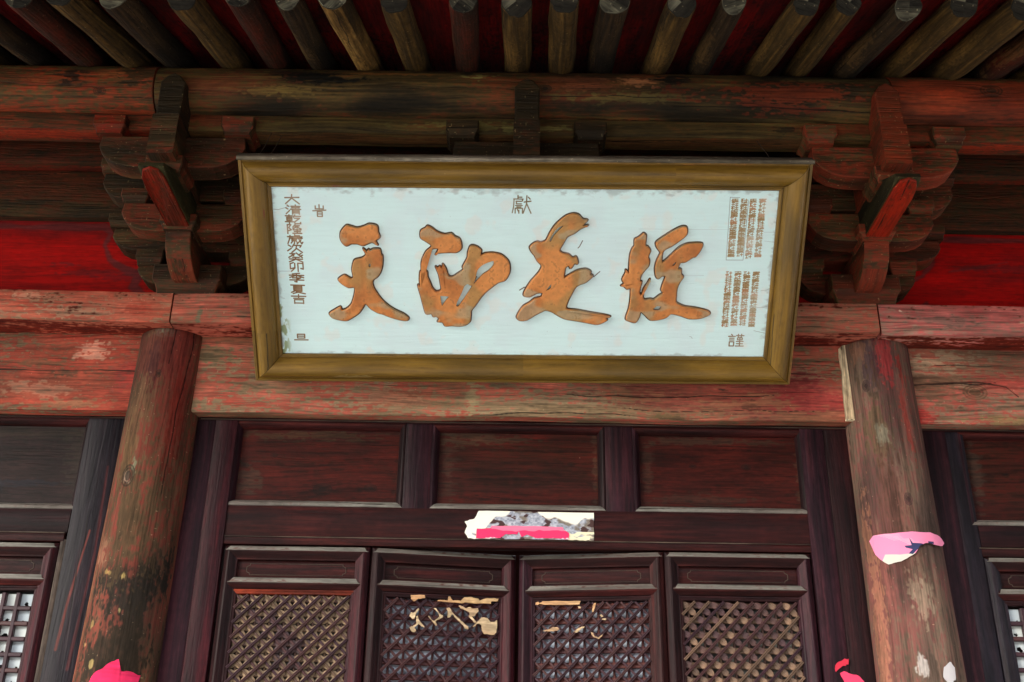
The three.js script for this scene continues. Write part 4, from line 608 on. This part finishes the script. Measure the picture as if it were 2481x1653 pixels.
const smooth = a => new THREE.CatmullRomCurve3(pairs(a, 0.001).map(p => new THREE.Vector3(p[0], p[1], 0)), true, 'catmullrom', 0.42).getPoints(a.length * 2).slice(0, -1).map(v => [v.x, v.y]);
const PL = { w: 2.46, h: 1.034, f: 0.131 };
const plaque = new THREE.Group(); plaque.name = numbered('name_plaque'); scene.add(plaque); BASE.set(plaque, [0, 0, 0]);
plaque.position.set(0.0441, 3.8583, 0.5265); plaque.rotation.order = 'XYZ';
plaque.rotation.set(THREE.MathUtils.degToRad(45.04), 0.0063, 0.0056);
tag(plaque, 'large white name plaque in a dull gold frame with four brown brush characters', 'plaque');
{
  const gold = (seed, o = {}) => material(timber({ L: 2.46, V: 0.24, res: 320, warm: [0.97, 0.93], dim: 0.93, seed, bare: [[100, 76, 22], [128, 98, 32], [158, 122, 50]], paint: [[112, 88, 28], [134, 104, 36]], cover: 0.55, soft: 0.3, dark: [72, 58, 26], stain: 0.45, grain: 0.4, cracks: 1, speck: 0.01, ...o }), { spec: 0.7, rough: 0.45, bump: 0.002 });
  const gh = [gold(261, { patches: [[1.2, 0.1, 0.05, 0.02, [190, 132, 78], 0.6], [0.5, 0.1, 0.1, 0.012, [196, 140, 84], 0.5], [1.7, 0.12, 0.09, 0.01, [190, 176, 130], 0.5]] }), gold(263, { patches: [[0.5, 0.1, 0.35, 0.015, [196, 130, 66], 0.5]] }), gold(265, { patches: [[1.0, 0.1, 0.05, 0.018, [120, 74, 56], 0.7], [1.2, 0.1, 0.05, 0.012, [124, 80, 54], 0.6], [1.3, 0.11, 0.08, 0.01, [128, 84, 50], 0.5], [0.2, 0.15, 0.3, 0.03, [196, 132, 66], 0.5], [2.2, 0.15, 0.3, 0.03, [190, 140, 70], 0.5]] }), gold(267, { patches: [[0.2, 0.12, 0.4, 0.016, [132, 112, 54], 0.6], [0.9, 0.1, 0.05, 0.015, [206, 150, 80], 0.7], [0.55, 0.1, 0.03, 0.008, [130, 50, 24], 0.8]] })];
  const prof = [[0, -0.035], [0, 0.018], [0.003, 0.0225], [0.013, 0.0235], [0.0165, 0.0185], [0.0185, 0.019], [0.022, 0.03], [0.031, 0.047], [0.044, 0.058], [0.06, 0.061], [0.077, 0.056], [0.093, 0.043], [0.106, 0.024], [0.111, 0.015], [0.1145, 0.0105], [0.1165, 0.0105], [0.119, 0.0155], [0.125, 0.0155], [0.1295, 0.012], [0.131, 0.004], [0.131, -0.004]];
  mitred(-PL.w / 2, -PL.h / 2, PL.w / 2, PL.h / 2, prof, 0, [2.46, 0.24], 0.55, 0.0012).forEach((g, k) => part('frame_rail', g, gh[k], plaque));
  // weathered grey top edge of the frame
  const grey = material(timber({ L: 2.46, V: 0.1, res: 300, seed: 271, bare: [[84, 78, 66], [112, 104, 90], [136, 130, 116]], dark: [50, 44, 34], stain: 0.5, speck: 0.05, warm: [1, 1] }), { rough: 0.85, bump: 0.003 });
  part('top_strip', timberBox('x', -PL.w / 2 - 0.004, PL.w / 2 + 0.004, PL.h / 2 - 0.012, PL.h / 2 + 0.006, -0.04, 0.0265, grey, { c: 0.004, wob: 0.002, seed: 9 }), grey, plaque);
  part('back_board', plainBox(-PL.w / 2 + 0.002, PL.w / 2 - 0.002, -PL.h / 2 + 0.002, PL.h / 2 - 0.013, -0.034, -0.006), flat(0x3a2a1c, 0.9), plaque);

  // the white board and its small writing
  const W = 2048, H = 716, iw = PL.w - 2 * PL.f + 0.004, ih = PL.h - 2 * PL.f + 0.004, cv = document.createElement('canvas'); cv.width = W; cv.height = H;
  const g = cv.getContext('2d'), X = x => (x / iw + 0.5) * W, Y = y => (0.5 - y / ih) * H, S = W / iw;
  g.fillStyle = 'rgb(212,241,242)'; g.fillRect(0, 0, W, H); g.lineCap = 'round'; g.lineJoin = 'round';
  const INKC = 'rgb(116,82,46)';
  const glyph = (str, x, y, w, h, lw, color, tilt = 0) => { g.strokeStyle = color; g.lineWidth = lw * S; for (const line of str.split('|')) { g.beginPath(); line.trim().split(' ').forEach((p, i) => { const [a, b] = p.split(',').map(Number), px = X(x + (a / 100 - 0.5) * w), py = Y(y + (0.5 - b / 100) * h + (a / 100 - 0.5) * w * tilt); i ? g.lineTo(px, py) : g.moveTo(px, py); }); g.stroke(); } };
  const G = {
    great: '6,36 94,30|50,4 47,40 8,96|50,40 94,95', clear: '14,8 25,20|6,36 18,46|6,94 28,60|38,18 95,18|66,4 66,48|42,32 90,32|34,48 98,48|46,58 46,98|46,58 88,58 88,96|46,72 88,72|46,85 88,85',
    sky: '4,15 50,15|27,4 27,30|12,30 44,30 44,60 12,60 12,30|12,45 44,45|2,75 53,75|27,60 27,98|64,4 54,28|58,18 98,18|60,38 92,38 60,76 62,93 98,93 98,80', high: '10,8 10,98|10,8 32,8 18,38 33,60 15,70|60,4 44,32|54,16 86,16 44,48|58,24 96,50|46,60 94,60|70,49 70,95|52,77 90,77|42,95 98,95',
    year: '50,3 50,25|50,14 80,14|20,14 20,25|4,25 96,25|15,40 96,40|18,40 4,96|30,53 60,53|30,67 58,67|46,53 46,90|32,77 25,90|60,77 66,88|68,28 92,97 99,80|88,55 62,98|80,28 90,35', next: '10,22 25,36|4,82 28,55|50,4 34,42|45,24 92,24 84,42|62,30 57,62 30,98|62,56 97,96',
    tenth: '14,12 46,12 6,52|28,24 38,34|55,4 92,52|86,8 68,24|94,26 78,38|30,50 72,50|10,68 92,68|50,50 46,72 8,98|52,70 94,98', hare: '30,6 9,18 9,72 36,60|38,14 38,62 14,98|58,12 58,98|58,12 91,12 91,72 76,66', season: '70,4 24,13|4,26 96,26|50,10 50,44|47,28 6,50|53,28 95,50|24,54 76,54 50,68|50,68 50,97 37,92|6,76 95,76',
    summer: '6,8 94,8|50,8 45,20|24,20 76,20 76,62 24,62 24,20|24,34 76,34|24,48 76,48|42,62 8,86|38,72 76,72 18,98|40,80 97,98', luck: '4,20 96,20|50,2 50,42|17,42 83,42|22,58 22,97|22,58 80,58 80,97|22,93 80,93', dawn: '25,8 25,66 76,66 76,8 25,8|25,37 76,37|3,93 98,93',
    past: '50,2 50,38|22,12 22,36|80,12 80,36|22,36 80,36|3,52 97,46|35,60 35,98 70,98 70,60 35,60|35,78 70,78', offer: '30,3 30,22|30,12 50,12|8,22 56,22 52,33|10,22 8,62 1,96|20,34 48,34|22,34 22,48 48,48|18,57 52,57|24,65 46,65|16,71 16,98|16,72 54,72 54,98|28,79 32,87|35,98 35,83|76,4 74,50 57,98|62,38 97,33|75,46 98,98|84,12 93,22',
    respect: '20,4 27,12|3,20 45,20|10,34 38,34|10,48 38,48|10,62 38,62 38,95 10,95 10,62|52,14 99,14|64,3 64,25|84,3 84,25|60,31 90,31 90,46 60,46 60,31|75,25 75,95|54,59 97,59|56,77 94,77|49,95 100,95' };
  [['great', 0.331], ['clear', 0.2855], ['sky', 0.2413], ['high', 0.1987], ['year', 0.152], ['next', 0.1126], ['tenth', 0.069], ['hare', 0.0253], ['season', -0.0244], ['summer', -0.0785], ['luck', -0.1252]].forEach(([k, y], i) => glyph(G[k], -1.013 + Math.sin(i * 2.1) * 0.002, y, 0.069, 0.044, 0.0058, INKC, -0.02));
  glyph(G.dawn, -1.012, -0.307, 0.064, 0.032, 0.0055, INKC); glyph(G.past, -0.897, 0.2815, 0.06, 0.054, 0.0056, INKC); glyph(G.offer, -0.0145, 0.3166, 0.084, 0.082, 0.0052, 'rgb(104,84,50)'); glyph(G.respect, 0.9676, -0.3071, 0.072, 0.062, 0.005, INKC);
  { // eight columns of minute names, too small to read
    const R = mulberry(99);
    for (const [x, ya, yb] of [[0.913, 0.349, 0.086], [0.9525, 0.349, 0.089], [0.9915, 0.349, 0.08], [1.032, 0.35, 0.086], [0.9115, 0.02, -0.243], [0.9515, 0.02, -0.237], [0.991, 0.02, -0.236], [1.0325, 0.02, -0.242]]) {
      const n = Math.round((ya - yb) / 0.0165), st = (ya - yb) / n;
      for (let i = 0; i < n; i++) { // every small character: a few level strokes, one or two uprights, a slanting pair
        const p = [], nb = 3 + Math.floor(R() * 2), half = R() < 0.5;
        for (let k = 0; k < nb; k++) { const y = 12 + k * 78 / (nb - 1) + (R() - 0.5) * 8, a = half && k % 2 ? 52 : 4 + R() * 12, e = half && !(k % 2) ? 46 : 86 + R() * 12; p.push(`${a | 0},${(y + 3) | 0} ${e | 0},${(y - 3) | 0}`); }
        p.push(`${half ? 25 : 50},4 ${half ? 24 : 49},96`); if (half) p.push('74,6 75,92'); else p.push('46,50 10,94|54,50 92,94'); if (R() < 0.4) p.push('16,20 14,84');
        glyph(p.join('|'), x, ya - st * (i + 0.5), 0.033, st * 0.92, 0.0034, R() < 0.3 ? 'rgb(166,118,76)' : 'rgb(146,114,68)');
      }
    }
    g.strokeStyle = 'rgba(70,66,70,0.8)'; g.lineWidth = 0.0016 * S; g.beginPath(); g.moveTo(X(0.932), Y(0.353)); g.lineTo(X(0.89), Y(0.355)); g.lineTo(X(0.894), Y(0.072)); g.lineTo(X(0.969), Y(0.072)); g.lineTo(X(0.971), Y(0.34)); g.stroke();
  }
  // cracks in the paint
  g.lineWidth = 0.0014 * S;
  for (const [a, c] of [[[-1.096, 0.286, -1.075, 0.285, -1.05, 0.292, -1.03, 0.3], 'rgba(60,50,44,0.8)'], [[-1.092, 0.005, -1.066, 0.005, -1.04, 0.005], 'rgba(80,80,90,0.6)'], [[-1.09, -0.12, -1.075, -0.122], 'rgba(70,70,76,0.7)'], [[1.06, -0.07, 1.085, -0.066, 1.105, -0.056], 'rgba(60,54,54,0.8)'], [[1.05, -0.15, 1.08, -0.148, 1.1, -0.14], 'rgba(60,54,54,0.8)'], [[1.045, -0.26, 1.09, -0.27, 1.105, -0.272], 'rgba(70,66,66,0.7)'], [[1.05, 0.2, 1.1, 0.2], 'rgba(110,110,116,0.6)'], [[1.055, 0.16, 1.1, 0.155], 'rgba(110,110,116,0.5)'], [[0.55, 0.0, 0.8, 0.0], 'rgba(150,160,166,0.5)'], [[0.5, 0.21, 0.9, 0.21, 1.05, 0.21], 'rgba(150,160,166,0.4)'], [[0.755, -0.29, 0.765, -0.293, 0.768, -0.3], 'rgba(70,70,70,0.8)']]) { g.strokeStyle = c; g.beginPath(); for (let i = 0; i < a.length; i += 2) i ? g.lineTo(X(a[i]), Y(a[i + 1])) : g.moveTo(X(a[i]), Y(a[i + 1])); g.stroke(); }
  // groove shadow round the big characters, drawn as a dark outline
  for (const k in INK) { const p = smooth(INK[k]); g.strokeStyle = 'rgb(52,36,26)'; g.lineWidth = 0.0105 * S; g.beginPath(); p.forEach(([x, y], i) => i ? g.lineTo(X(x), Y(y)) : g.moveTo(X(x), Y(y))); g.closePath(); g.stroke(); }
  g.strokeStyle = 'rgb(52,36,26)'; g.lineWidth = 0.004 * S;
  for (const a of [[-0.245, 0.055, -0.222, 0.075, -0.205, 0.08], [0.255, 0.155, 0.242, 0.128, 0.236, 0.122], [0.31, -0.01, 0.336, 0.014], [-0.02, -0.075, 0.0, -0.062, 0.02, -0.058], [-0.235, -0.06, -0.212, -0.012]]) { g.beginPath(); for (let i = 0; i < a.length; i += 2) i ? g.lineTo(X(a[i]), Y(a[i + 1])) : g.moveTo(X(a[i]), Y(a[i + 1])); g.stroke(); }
  // grime and stains with grain
  const im = g.getImageData(0, 0, W, H), d = im.data, out = new Uint8Array(W * H * 4);
  for (let j = 0; j < H; j++) for (let i = 0; i < W; i++) {
    const k = (j * W + i) * 4, o = ((H - 1 - j) * W + i) * 4, x = (i / W - 0.5) * iw, y = (0.5 - j / H) * ih;
    let c = [d[k], d[k + 1], d[k + 2]];
    const n = fbm(x * 7, y * 7, 31, 3), fg = fbm(x * 9, y * 130, 33, 2), sp = vn(x * 260, y * 260, 35), pk = fbm(x * 13 + 5, y * 13, 37, 3);
    c = mix3(c, [210, 226, 232], sst(0.45, 0.75, n) * 0.3); c = mix3(c, [230, 222, 214], sst(0.66, 0.8, pk) * 0.3);
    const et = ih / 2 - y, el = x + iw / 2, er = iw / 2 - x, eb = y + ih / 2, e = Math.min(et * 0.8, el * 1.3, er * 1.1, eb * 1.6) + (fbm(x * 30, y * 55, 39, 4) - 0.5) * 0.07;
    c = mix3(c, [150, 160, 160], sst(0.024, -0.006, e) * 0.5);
    if (el < 0.06 && eb < 0.24) c = mix3(c, [120, 134, 84], sst(0.5, 0.62, fbm(x * 60, y * 26, 41, 3)) * 0.75 * sst(0.05, 0.015, el));
    if (sp > 0.985) c = mix3(c, [110, 112, 112], 0.5);
    const q = 1 + (fg - 0.5) * 0.025; for (let m = 0; m < 3; m++) out[o + m] = Math.max(0, Math.min(255, c[m] * q)); out[o + 3] = 255;
  }
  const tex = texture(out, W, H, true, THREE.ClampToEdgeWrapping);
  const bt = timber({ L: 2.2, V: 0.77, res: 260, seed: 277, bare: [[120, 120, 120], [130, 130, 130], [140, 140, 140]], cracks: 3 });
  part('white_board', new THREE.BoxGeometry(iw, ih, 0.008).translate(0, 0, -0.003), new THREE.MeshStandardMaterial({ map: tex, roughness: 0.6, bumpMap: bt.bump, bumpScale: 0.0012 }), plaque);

  // worn gold paint: uneven, mottled, greyed and olive in places
  const BW = 760, BH = 420, bd = new Uint8Array(BW * BH * 4), bb = new Uint8Array(BW * BH * 4);
  for (let j = 0; j < BH; j++) for (let i = 0; i < BW; i++) {
    const x = i / 380, y = j / 380, k = (j * BW + i) * 4, n = fbm(x * 6, y * 6, 201, 4), f = fbm(x * 60, y * 60, 203, 3), st = fbm(x * 9 + 3, y * 5, 205, 3);
    let c = mix3([180, 108, 50], [212, 138, 72], sst(0.3, 0.7, n)); c = mix3(c, [158, 126, 72], sst(0.58, 0.78, st) * 0.65); c = mix3(c, [168, 158, 132], sst(0.64, 0.74, fbm(x * 7, y * 11 + 7, 207, 3)) * 0.6); c = mix3(c, [96, 66, 36], sst(0.7, 0.82, f) * 0.35);
    const q = 1 + (f - 0.5) * 0.22; for (let m = 0; m < 3; m++) bd[k + m] = Math.min(255, c[m] * q); bd[k + 3] = 255; bb[k] = bb[k + 1] = bb[k + 2] = 90 + f * 80 + n * 60; bb[k + 3] = 255;
  }
  const bz = new THREE.MeshPhysicalMaterial({ map: texture(bd, BW, BH, true, THREE.MirroredRepeatWrapping), bumpMap: texture(bb, BW, BH, false, THREE.MirroredRepeatWrapping), bumpScale: 0.004, roughness: 0.42, metalness: 0.12, specularIntensity: 1 });
  bz.userData.LV = [2, 1.105];
  const stroke = (k, holes = []) => boxUV(extrude(shapeOf(smooth(INK[k]), holes.map(h => smooth(INK[h]))), 0.024, 0.006, 4), 0, bz.userData.LV).translate(0, 0, -0.006);
  part('brush_character', mergeGeometries([stroke('skyDot'), stroke('skyBody', ['skyHole'])]), bz, plaque).userData.label = 'brush character at the left end of the plaque';
  part('brush_character', stroke('westBody', ['westHole', 'westLoop']), bz, plaque).userData.label = 'brush character second from the left';
  part('brush_character', stroke('thisBody', ['thisSlit', 'thisTop', 'thisGap', 'thisEye', 'thisHair']), bz, plaque).userData.label = 'brush character third from the left';
  part('brush_character', stroke('afterBody', ['afterHole', 'afterEye']), bz, plaque).userData.label = 'brush character at the right end of the plaque';
}

// ------------------------------------------------------------ paper remnants and the pale wedge
function paper(name, pts, z, mat, label, cat, group, th = 0.0025) {
  const g = extrude(shapeOf(pts), th, 0.0004, 1).translate(0, 0, z); const b = new THREE.Box3().setFromBufferAttribute(g.attributes.position), p = g.attributes.position, uv = g.attributes.uv;
  for (let i = 0; i < p.count; i++) uv.setXY(i, (p.getX(i) - b.min.x) / (b.max.x - b.min.x), (p.getY(i) - b.min.y) / (b.max.y - b.min.y));
  return solo(name, g, mat, label, cat, group);
}
const jag = (pts, a, seed, n = 3) => { const R = mulberry(seed), r = []; pts.forEach((p, i) => { const q = pts[(i + 1) % pts.length]; r.push(p); for (let k = 1; k < n; k++) r.push([p[0] + (q[0] - p[0]) * k / n + (R() - 0.5) * a, p[1] + (q[1] - p[1]) * k / n + (R() - 0.5) * a]); }); return r; };
{
  const W = 700, H = 160, d = new Uint8Array(W * H * 4);
  for (let j = 0; j < H; j++) for (let i = 0; i < W; i++) {
    const x = i / W, y = j / H, k = (j * W + i) * 4, n = fbm(x * 9, y * 3, 51, 4), f = fbm(x * 60, y * 20, 53, 3), top = 0.62 + (fbm(x * 8, 1.5, 55, 3) - 0.5) * 0.8 - sst(0.3, 0.42, x) * sst(0.62, 0.5, x) * -0.5 - sst(0.25, 0.1, x) * 0.5;
    let c = f < 0.5 ? mix3([92, 96, 104], [150, 156, 170], f * 2) : mix3([150, 156, 170], [206, 210, 216], f * 2 - 1);
    c = mix3(c, [104, 90, 74], sst(0.55, 0.68, n) * 0.75); c = mix3(c, [58, 32, 30], sst(0.62, 0.7, fbm(x * 11 + 3, y * 5, 57, 3)) * 0.9);
    c = mix3(c, [236, 232, 218], sst(top - 0.03, top + 0.05, y)); if (x < 0.2) c = mix3(c, [232, 230, 216], sst(0.42, 0.55, fbm(x * 10, y * 4, 59, 3)));
    if (x > 0.8 && y < 0.3) c = mix3(c, [226, 220, 188], sst(0.45, 0.6, fbm(x * 14, y * 6, 61, 3)));
    d[k] = c[0]; d[k + 1] = c[1]; d[k + 2] = c[2]; d[k + 3] = 255;
  }
  const m = new THREE.MeshStandardMaterial({ map: texture(d, W, H, true, THREE.ClampToEdgeWrapping), roughness: 0.9 });
  paper('torn_notice', jag([[-0.145, 2.918], [-0.006, 2.919], [0.057, 2.9195], [0.376, 2.917], [0.374, 2.79], [0.325, 2.79], [0.265, 2.7905], [-0.026, 2.79], [-0.154, 2.79], [-0.188, 2.792], [-0.206, 2.817], [-0.196, 2.846], [-0.207, 2.869], [-0.165, 2.881]], 0.004, 5, 4), 0.0045, m, 'torn white and grey paper notice on the rail above the doors', 'paper');
  const pk = new Uint8Array(W * H * 4);
  for (let j = 0; j < H; j++) for (let i = 0; i < W; i++) { const x = i / W, y = j / H, k = (j * W + i) * 4, b = 0.62 + Math.sin(x * 9 + 1) * 0.06 + (fbm(x * 10, 2, 63, 2) - 0.5) * 0.25, c = mix3([226, 44, 98], [244, 112, 146], x > 0.16 ? sst(b - 0.02, b + 0.02, y) : 0), e = mix3(c, [238, 228, 226], sst(0.09, 0.02, y + (fbm(x * 40, y * 8, 65, 3) - 0.5) * 0.2 - 0.02) * (x > 0.1 ? 1 : 0)); pk[k] = e[0]; pk[k + 1] = e[1]; pk[k + 2] = e[2]; pk[k + 3] = 255; }
  const pm = new THREE.MeshStandardMaterial({ map: texture(pk, W, H, true, THREE.ClampToEdgeWrapping), roughness: 0.85 });
  paper('pink_paper_strip', jag([[-0.152, 2.836], [-0.09, 2.839], [-0.084, 2.849], [0.029, 2.851], [0.143, 2.85], [0.233, 2.848], [0.24, 2.834], [0.263, 2.82], [0.261, 2.792], [0.2, 2.797], [0.115, 2.795], [0.075, 2.812], [0.061, 2.806], [0.05, 2.801], [0.038, 2.826], [0.03, 2.812], [-0.02, 2.813], [-0.03, 2.806], [-0.044, 2.795], [-0.14, 2.791], [-0.154, 2.792]], 0.003, 6, 3), 0.0075, pm, 'bright pink paper strip glued on the torn white notice', 'paper');
}
// papers on the round columns follow the shaft
function columnPaper(name, cx, r, pts, mat, label, depth = 0.003) {   // pts in [x, y]; x is bent round the shaft
  const g0 = new THREE.ShapeGeometry(shapeOf(pts)), n = 26, b = new THREE.Box3().setFromBufferAttribute(g0.attributes.position), rows = [], W = b.max.x - b.min.x, H = b.max.y - b.min.y;
  const inside = (x, y) => { let c = false; for (let i = 0, j = pts.length - 1; i < pts.length; j = i++) { const [xi, yi] = pts[i], [xj, yj] = pts[j]; if ((yi > y) !== (yj > y) && x < (xj - xi) * (y - yi) / (yj - yi) + xi) c = !c; } return c; };
  const pos = [], idx = [], uv = [];
  for (let i = 0; i < n; i++) { // vertical slices between the outline's crossings
    const xa = b.min.x + W * i / n, xb = b.min.x + W * (i + 1) / n, span = x => { const ys = []; for (let k = 0, j = pts.length - 1; k < pts.length; j = k++) { const [x0, y0] = pts[j], [x1, y1] = pts[k]; if ((x0 > x) !== (x1 > x)) ys.push(y0 + (y1 - y0) * (x - x0) / (x1 - x0)); } return [Math.min(...ys), Math.max(...ys)]; };
    const A = span(xa + W * 1e-4), B = span(xb - W * 1e-4), q = pos.length / 3;
    for (const [x, [y0, y1]] of [[xa, A], [xb, B]]) for (let k = 0; k < 5; k++) { const y = y0 + (y1 - y0) * k / 4, a = Math.asin(Math.max(-0.995, Math.min(0.995, (x - cx) / r))), R = r + depth + (fbm(x * 30, y * 30, 71, 2) - 0.3) * 0.006; pos.push(cx + Math.sin(a) * R, y, Math.cos(a) * R); uv.push((x - b.min.x) / W, (y - b.min.y) / H); }
    for (let k = 0; k < 4; k++) { const p = q + k, s = q + 5 + k; idx.push(p, s, p + 1, s, s + 1, p + 1); }
  }
  const g = new THREE.BufferGeometry(); g.setAttribute('position', new THREE.Float32BufferAttribute(pos, 3)); g.setAttribute('uv', new THREE.Float32BufferAttribute(uv, 2)); g.setIndex(idx); const w = mergeVertices(g, 1e-5); w.computeVertexNormals();
  return solo(name, w, mat, label, 'paper');
}
{
  const W = 300, H = 170, cv = document.createElement('canvas'); cv.width = W; cv.height = H; const g = cv.getContext('2d');
  g.fillStyle = 'rgb(226,128,164)'; g.fillRect(0, 0, W, H); g.fillStyle = 'rgb(232,166,184)'; for (let i = 0; i < 60; i++) g.fillRect((i * 73) % W, (i * 41) % H, 30 + i % 17, 2);
  g.fillStyle = 'rgb(196,188,178)'; g.beginPath(); g.moveTo(20, H); g.lineTo(40, 112); g.lineTo(90, 122); g.lineTo(150, 116); g.lineTo(170, H); g.fill();
  g.fillStyle = 'rgb(40,44,84)'; g.beginPath(); [[134, 34], [146, 62], [180, 64], [196, 70], [184, 90], [160, 98], [140, 122], [124, 118], [142, 96], [116, 86], [112, 76], [140, 74]].forEach(([x, y], i) => i ? g.lineTo(x, y) : g.moveTo(x, y)); g.fill(); g.fillRect(214, 50, 26, 12);
  const im = g.getImageData(0, 0, W, H).data, o = new Uint8Array(W * H * 4); for (let j = 0; j < H; j++) o.set(im.subarray(j * W * 4, (j + 1) * W * 4), (H - 1 - j) * W * 4);
  const m = new THREE.MeshStandardMaterial({ map: texture(o, W, H, true, THREE.ClampToEdgeWrapping), roughness: 0.85, side: THREE.DoubleSide });
  columnPaper('pink_column_paper', 1.757, 0.183, jag([[1.592, 2.806], [1.66, 2.802], [1.74, 2.806], [1.82, 2.806], [1.875, 2.792], [1.89, 2.77], [1.875, 2.752], [1.84, 2.752], [1.8, 2.758], [1.765, 2.745], [1.74, 2.71], [1.715, 2.695], [1.68, 2.676], [1.64, 2.668], [1.612, 2.7], [1.597, 2.74]], 0.006, 8, 3), m, 'pale pink paper with a dark ink mark on the right column', 0.004);
  const hot = material(timber({ L: 0.2, V: 0.12, res: 400, seed: 301, warm: [1, 1], bare: [[214, 40, 84], [226, 48, 96], [236, 70, 112]], dark: [190, 30, 70], stain: 0.3, grain: 0.4, noBump: true }), { rough: 0.85 }); hot.side = THREE.DoubleSide;
  columnPaper('pink_column_paper', -1.668, 0.178, jag([[-1.735, 2.04], [-1.715, 2.12], [-1.694, 2.165], [-1.66, 2.186], [-1.632, 2.212], [-1.606, 2.222], [-1.602, 2.176], [-1.556, 2.176], [-1.53, 2.166], [-1.54, 2.08], [-1.56, 2.03]], 0.008, 9, 3), hot, 'hot pink paper torn at its top on the left column', 0.004);
  paper('red_paper_scrap', jag([[1.395, 2.262], [1.41, 2.278], [1.432, 2.288], [1.456, 2.292], [1.452, 2.268], [1.43, 2.262], [1.41, 2.25], [1.395, 2.236]], 0.006, 10, 3), 0.013, flat(0xb81f38, 0.85), 'small dark red paper scrap on the jamb left of the right column', 'paper');
  paper('pink_paper_scrap', jag([[1.412, 2.232], [1.43, 2.24], [1.46, 2.228], [1.49, 2.222], [1.51, 2.2], [1.515, 2.15], [1.44, 2.15], [1.425, 2.2]], 0.006, 11, 3), 0.013, flat(0xd8365c, 0.85), 'pink paper scrap below the small red one on the right jamb', 'paper');
  columnPaper('white_paper_scrap', 1.757, 0.186, jag([[1.78, 2.2], [1.79, 2.24], [1.82, 2.262], [1.84, 2.24], [1.835, 2.19], [1.8, 2.17]], 0.012, 12, 3), flat(0xb8b4b4, 0.9), 'crumpled white paper scrap low on the right column', 0.004);
}
{
  const LEAF = { second: { o: [-0.616, 0], a: AJ }, third: { o: [0.683 - LW * Math.cos(AJ), -LW * Math.sin(AJ)], a: -AJ } };
  const tan = [[[156, 124, 86], [176, 144, 104], [190, 162, 122]], [[142, 124, 98], [164, 146, 116], [182, 166, 136]]].map((b, i) => material(timber({ L: 0.3, V: 0.1, res: 500, seed: 311 + i, warm: [1, 1], bare: b, dark: [160, 110, 80], stain: 0.4, grain: 0.8, wrap: THREE.MirroredRepeatWrapping }), { rough: 0.9, bump: 0.002 }));
  const say = { secondA: 'small tan paper scrap at the top left of the second door lattice', secondB: 'long ragged tan paper strip along the top of the second door lattice', secondC: 'tan paper scrap hanging below the small strip on the second door', secondD: 'cross shaped tan paper scrap lowest at left on the second door', secondE: 'y shaped tan paper scrap in the middle of the second door lattice', secondF: 'thin slanting tan paper scrap following a bar on the second door', secondG: 'crumpled tan paper scrap under the long strip on the second door', secondH: 'largest pale paper scrap at the right side of the second door lattice',
    thirdA: 'long straight tan paper strip at the top of the third door lattice', thirdB: 'narrow curled paper scrap hanging from the top of the third door', thirdC: 'flat tan paper scrap at the left of the third door lattice', thirdD: 'short slanting paper scrap left of the curved one on the third door', thirdE: 'u shaped pale paper scrap in the middle of the third door lattice', thirdF: 'tiny pale paper dot upper right on the third door lattice', thirdG: 'tiny paper scrap just below the pale dot on the third door', thirdH: 'tiny paper scrap below the end of the long strip on the third door' };
  for (const k in SCRAPS) {
    const L = LEAF[k.slice(0, -1) === 'second' ? 'second' : 'third'], g = boxUV(extrude(shapeOf(jag(pairs(SCRAPS[k], 0.001), 0.0035, 30 + k.charCodeAt(k.length - 1), 3)), 0.003, 0.0005, 1), 0, [0.3, 0.1], rnd(), rnd()), p = g.attributes.position;
    for (let i = 0; i < p.count; i++) p.setZ(i, p.getZ(i) + (fbm(p.getX(i) * 45, p.getY(i) * 45, 83, 2) - 0.5) * 0.006);
    g.computeVertexNormals(); g.computeBoundingBox(); const c = g.boundingBox.getCenter(new THREE.Vector3()), y0 = +g.boundingBox.min.y; g.translate(-c.x, -y0, 0);
    const m = new THREE.Mesh(g, tan[/[AB]$/.test(k) ? 0 : 1]); m.name = numbered('paper_scrap'); m.castShadow = m.receiveShadow = true;
    const zl = /[AB]$/.test(k) && k !== 'thirdB' ? 0.006 : 0.006; m.position.set(L.o[0] + c.x * Math.cos(L.a) + zl * Math.sin(L.a), y0, L.o[1] - c.x * Math.sin(L.a) + zl * Math.cos(L.a)); m.rotation.y = L.a; scene.add(m);
    tag(m, say[k], 'paper', 'paper scraps on the door lattices');
  }
  const pale = material(timber({ L: 0.42, V: 0.2, res: 420, seed: 321, warm: [1, 0.97], bare: [[176, 156, 128], [206, 188, 158], [224, 210, 184]], dark: [90, 66, 48], stain: 0.35, cracks: 2, patches: [[0.37, 0.1, 0.03, 0.05, [80, 56, 40], 0.8]] }), { rough: 0.8, bump: 0.004 });
  const w = extrude(shapeOf([[1.548, 3.354], [1.62, 3.354], [1.62, 3.742], [1.572, 3.736], [1.556, 3.72], [1.552, 3.68], [1.556, 3.6], [1.55, 3.5]]), 0.03, 0.004).translate(0, 0, 0.052);
  solo('wooden_wedge', boxUV(w, 1, pale.userData.LV), pale, 'pale bare wooden wedge beside the top of the right column', 'wedge');
}
for (const [a, b, label] of [[[-1.128, 4.2, 0.868], [-1.118, 4.488, 0.68], 'thin dark wire left above the corner of the plaque'], [[-1.083, 4.2, 0.868], [-1.075, 4.488, 0.66], 'second thin dark wire just right of the corner wire'], [[1.12, 4.2, 0.868], [1.1, 4.488, 0.67], 'thin dark wire above the right end of the plaque']]) {
  const c = new THREE.CatmullRomCurve3([new THREE.Vector3(...a), new THREE.Vector3((a[0] + b[0]) / 2 + 0.006, (a[1] + b[1]) / 2, (a[2] + b[2]) / 2), new THREE.Vector3(...b)]);
  solo('hanging_wire', new THREE.TubeGeometry(c, 8, 0.0016, 5), flat(0x3a2c22, 0.7), label, 'wire', 'wires holding the plaque');
}
renderer.render(scene, camera);
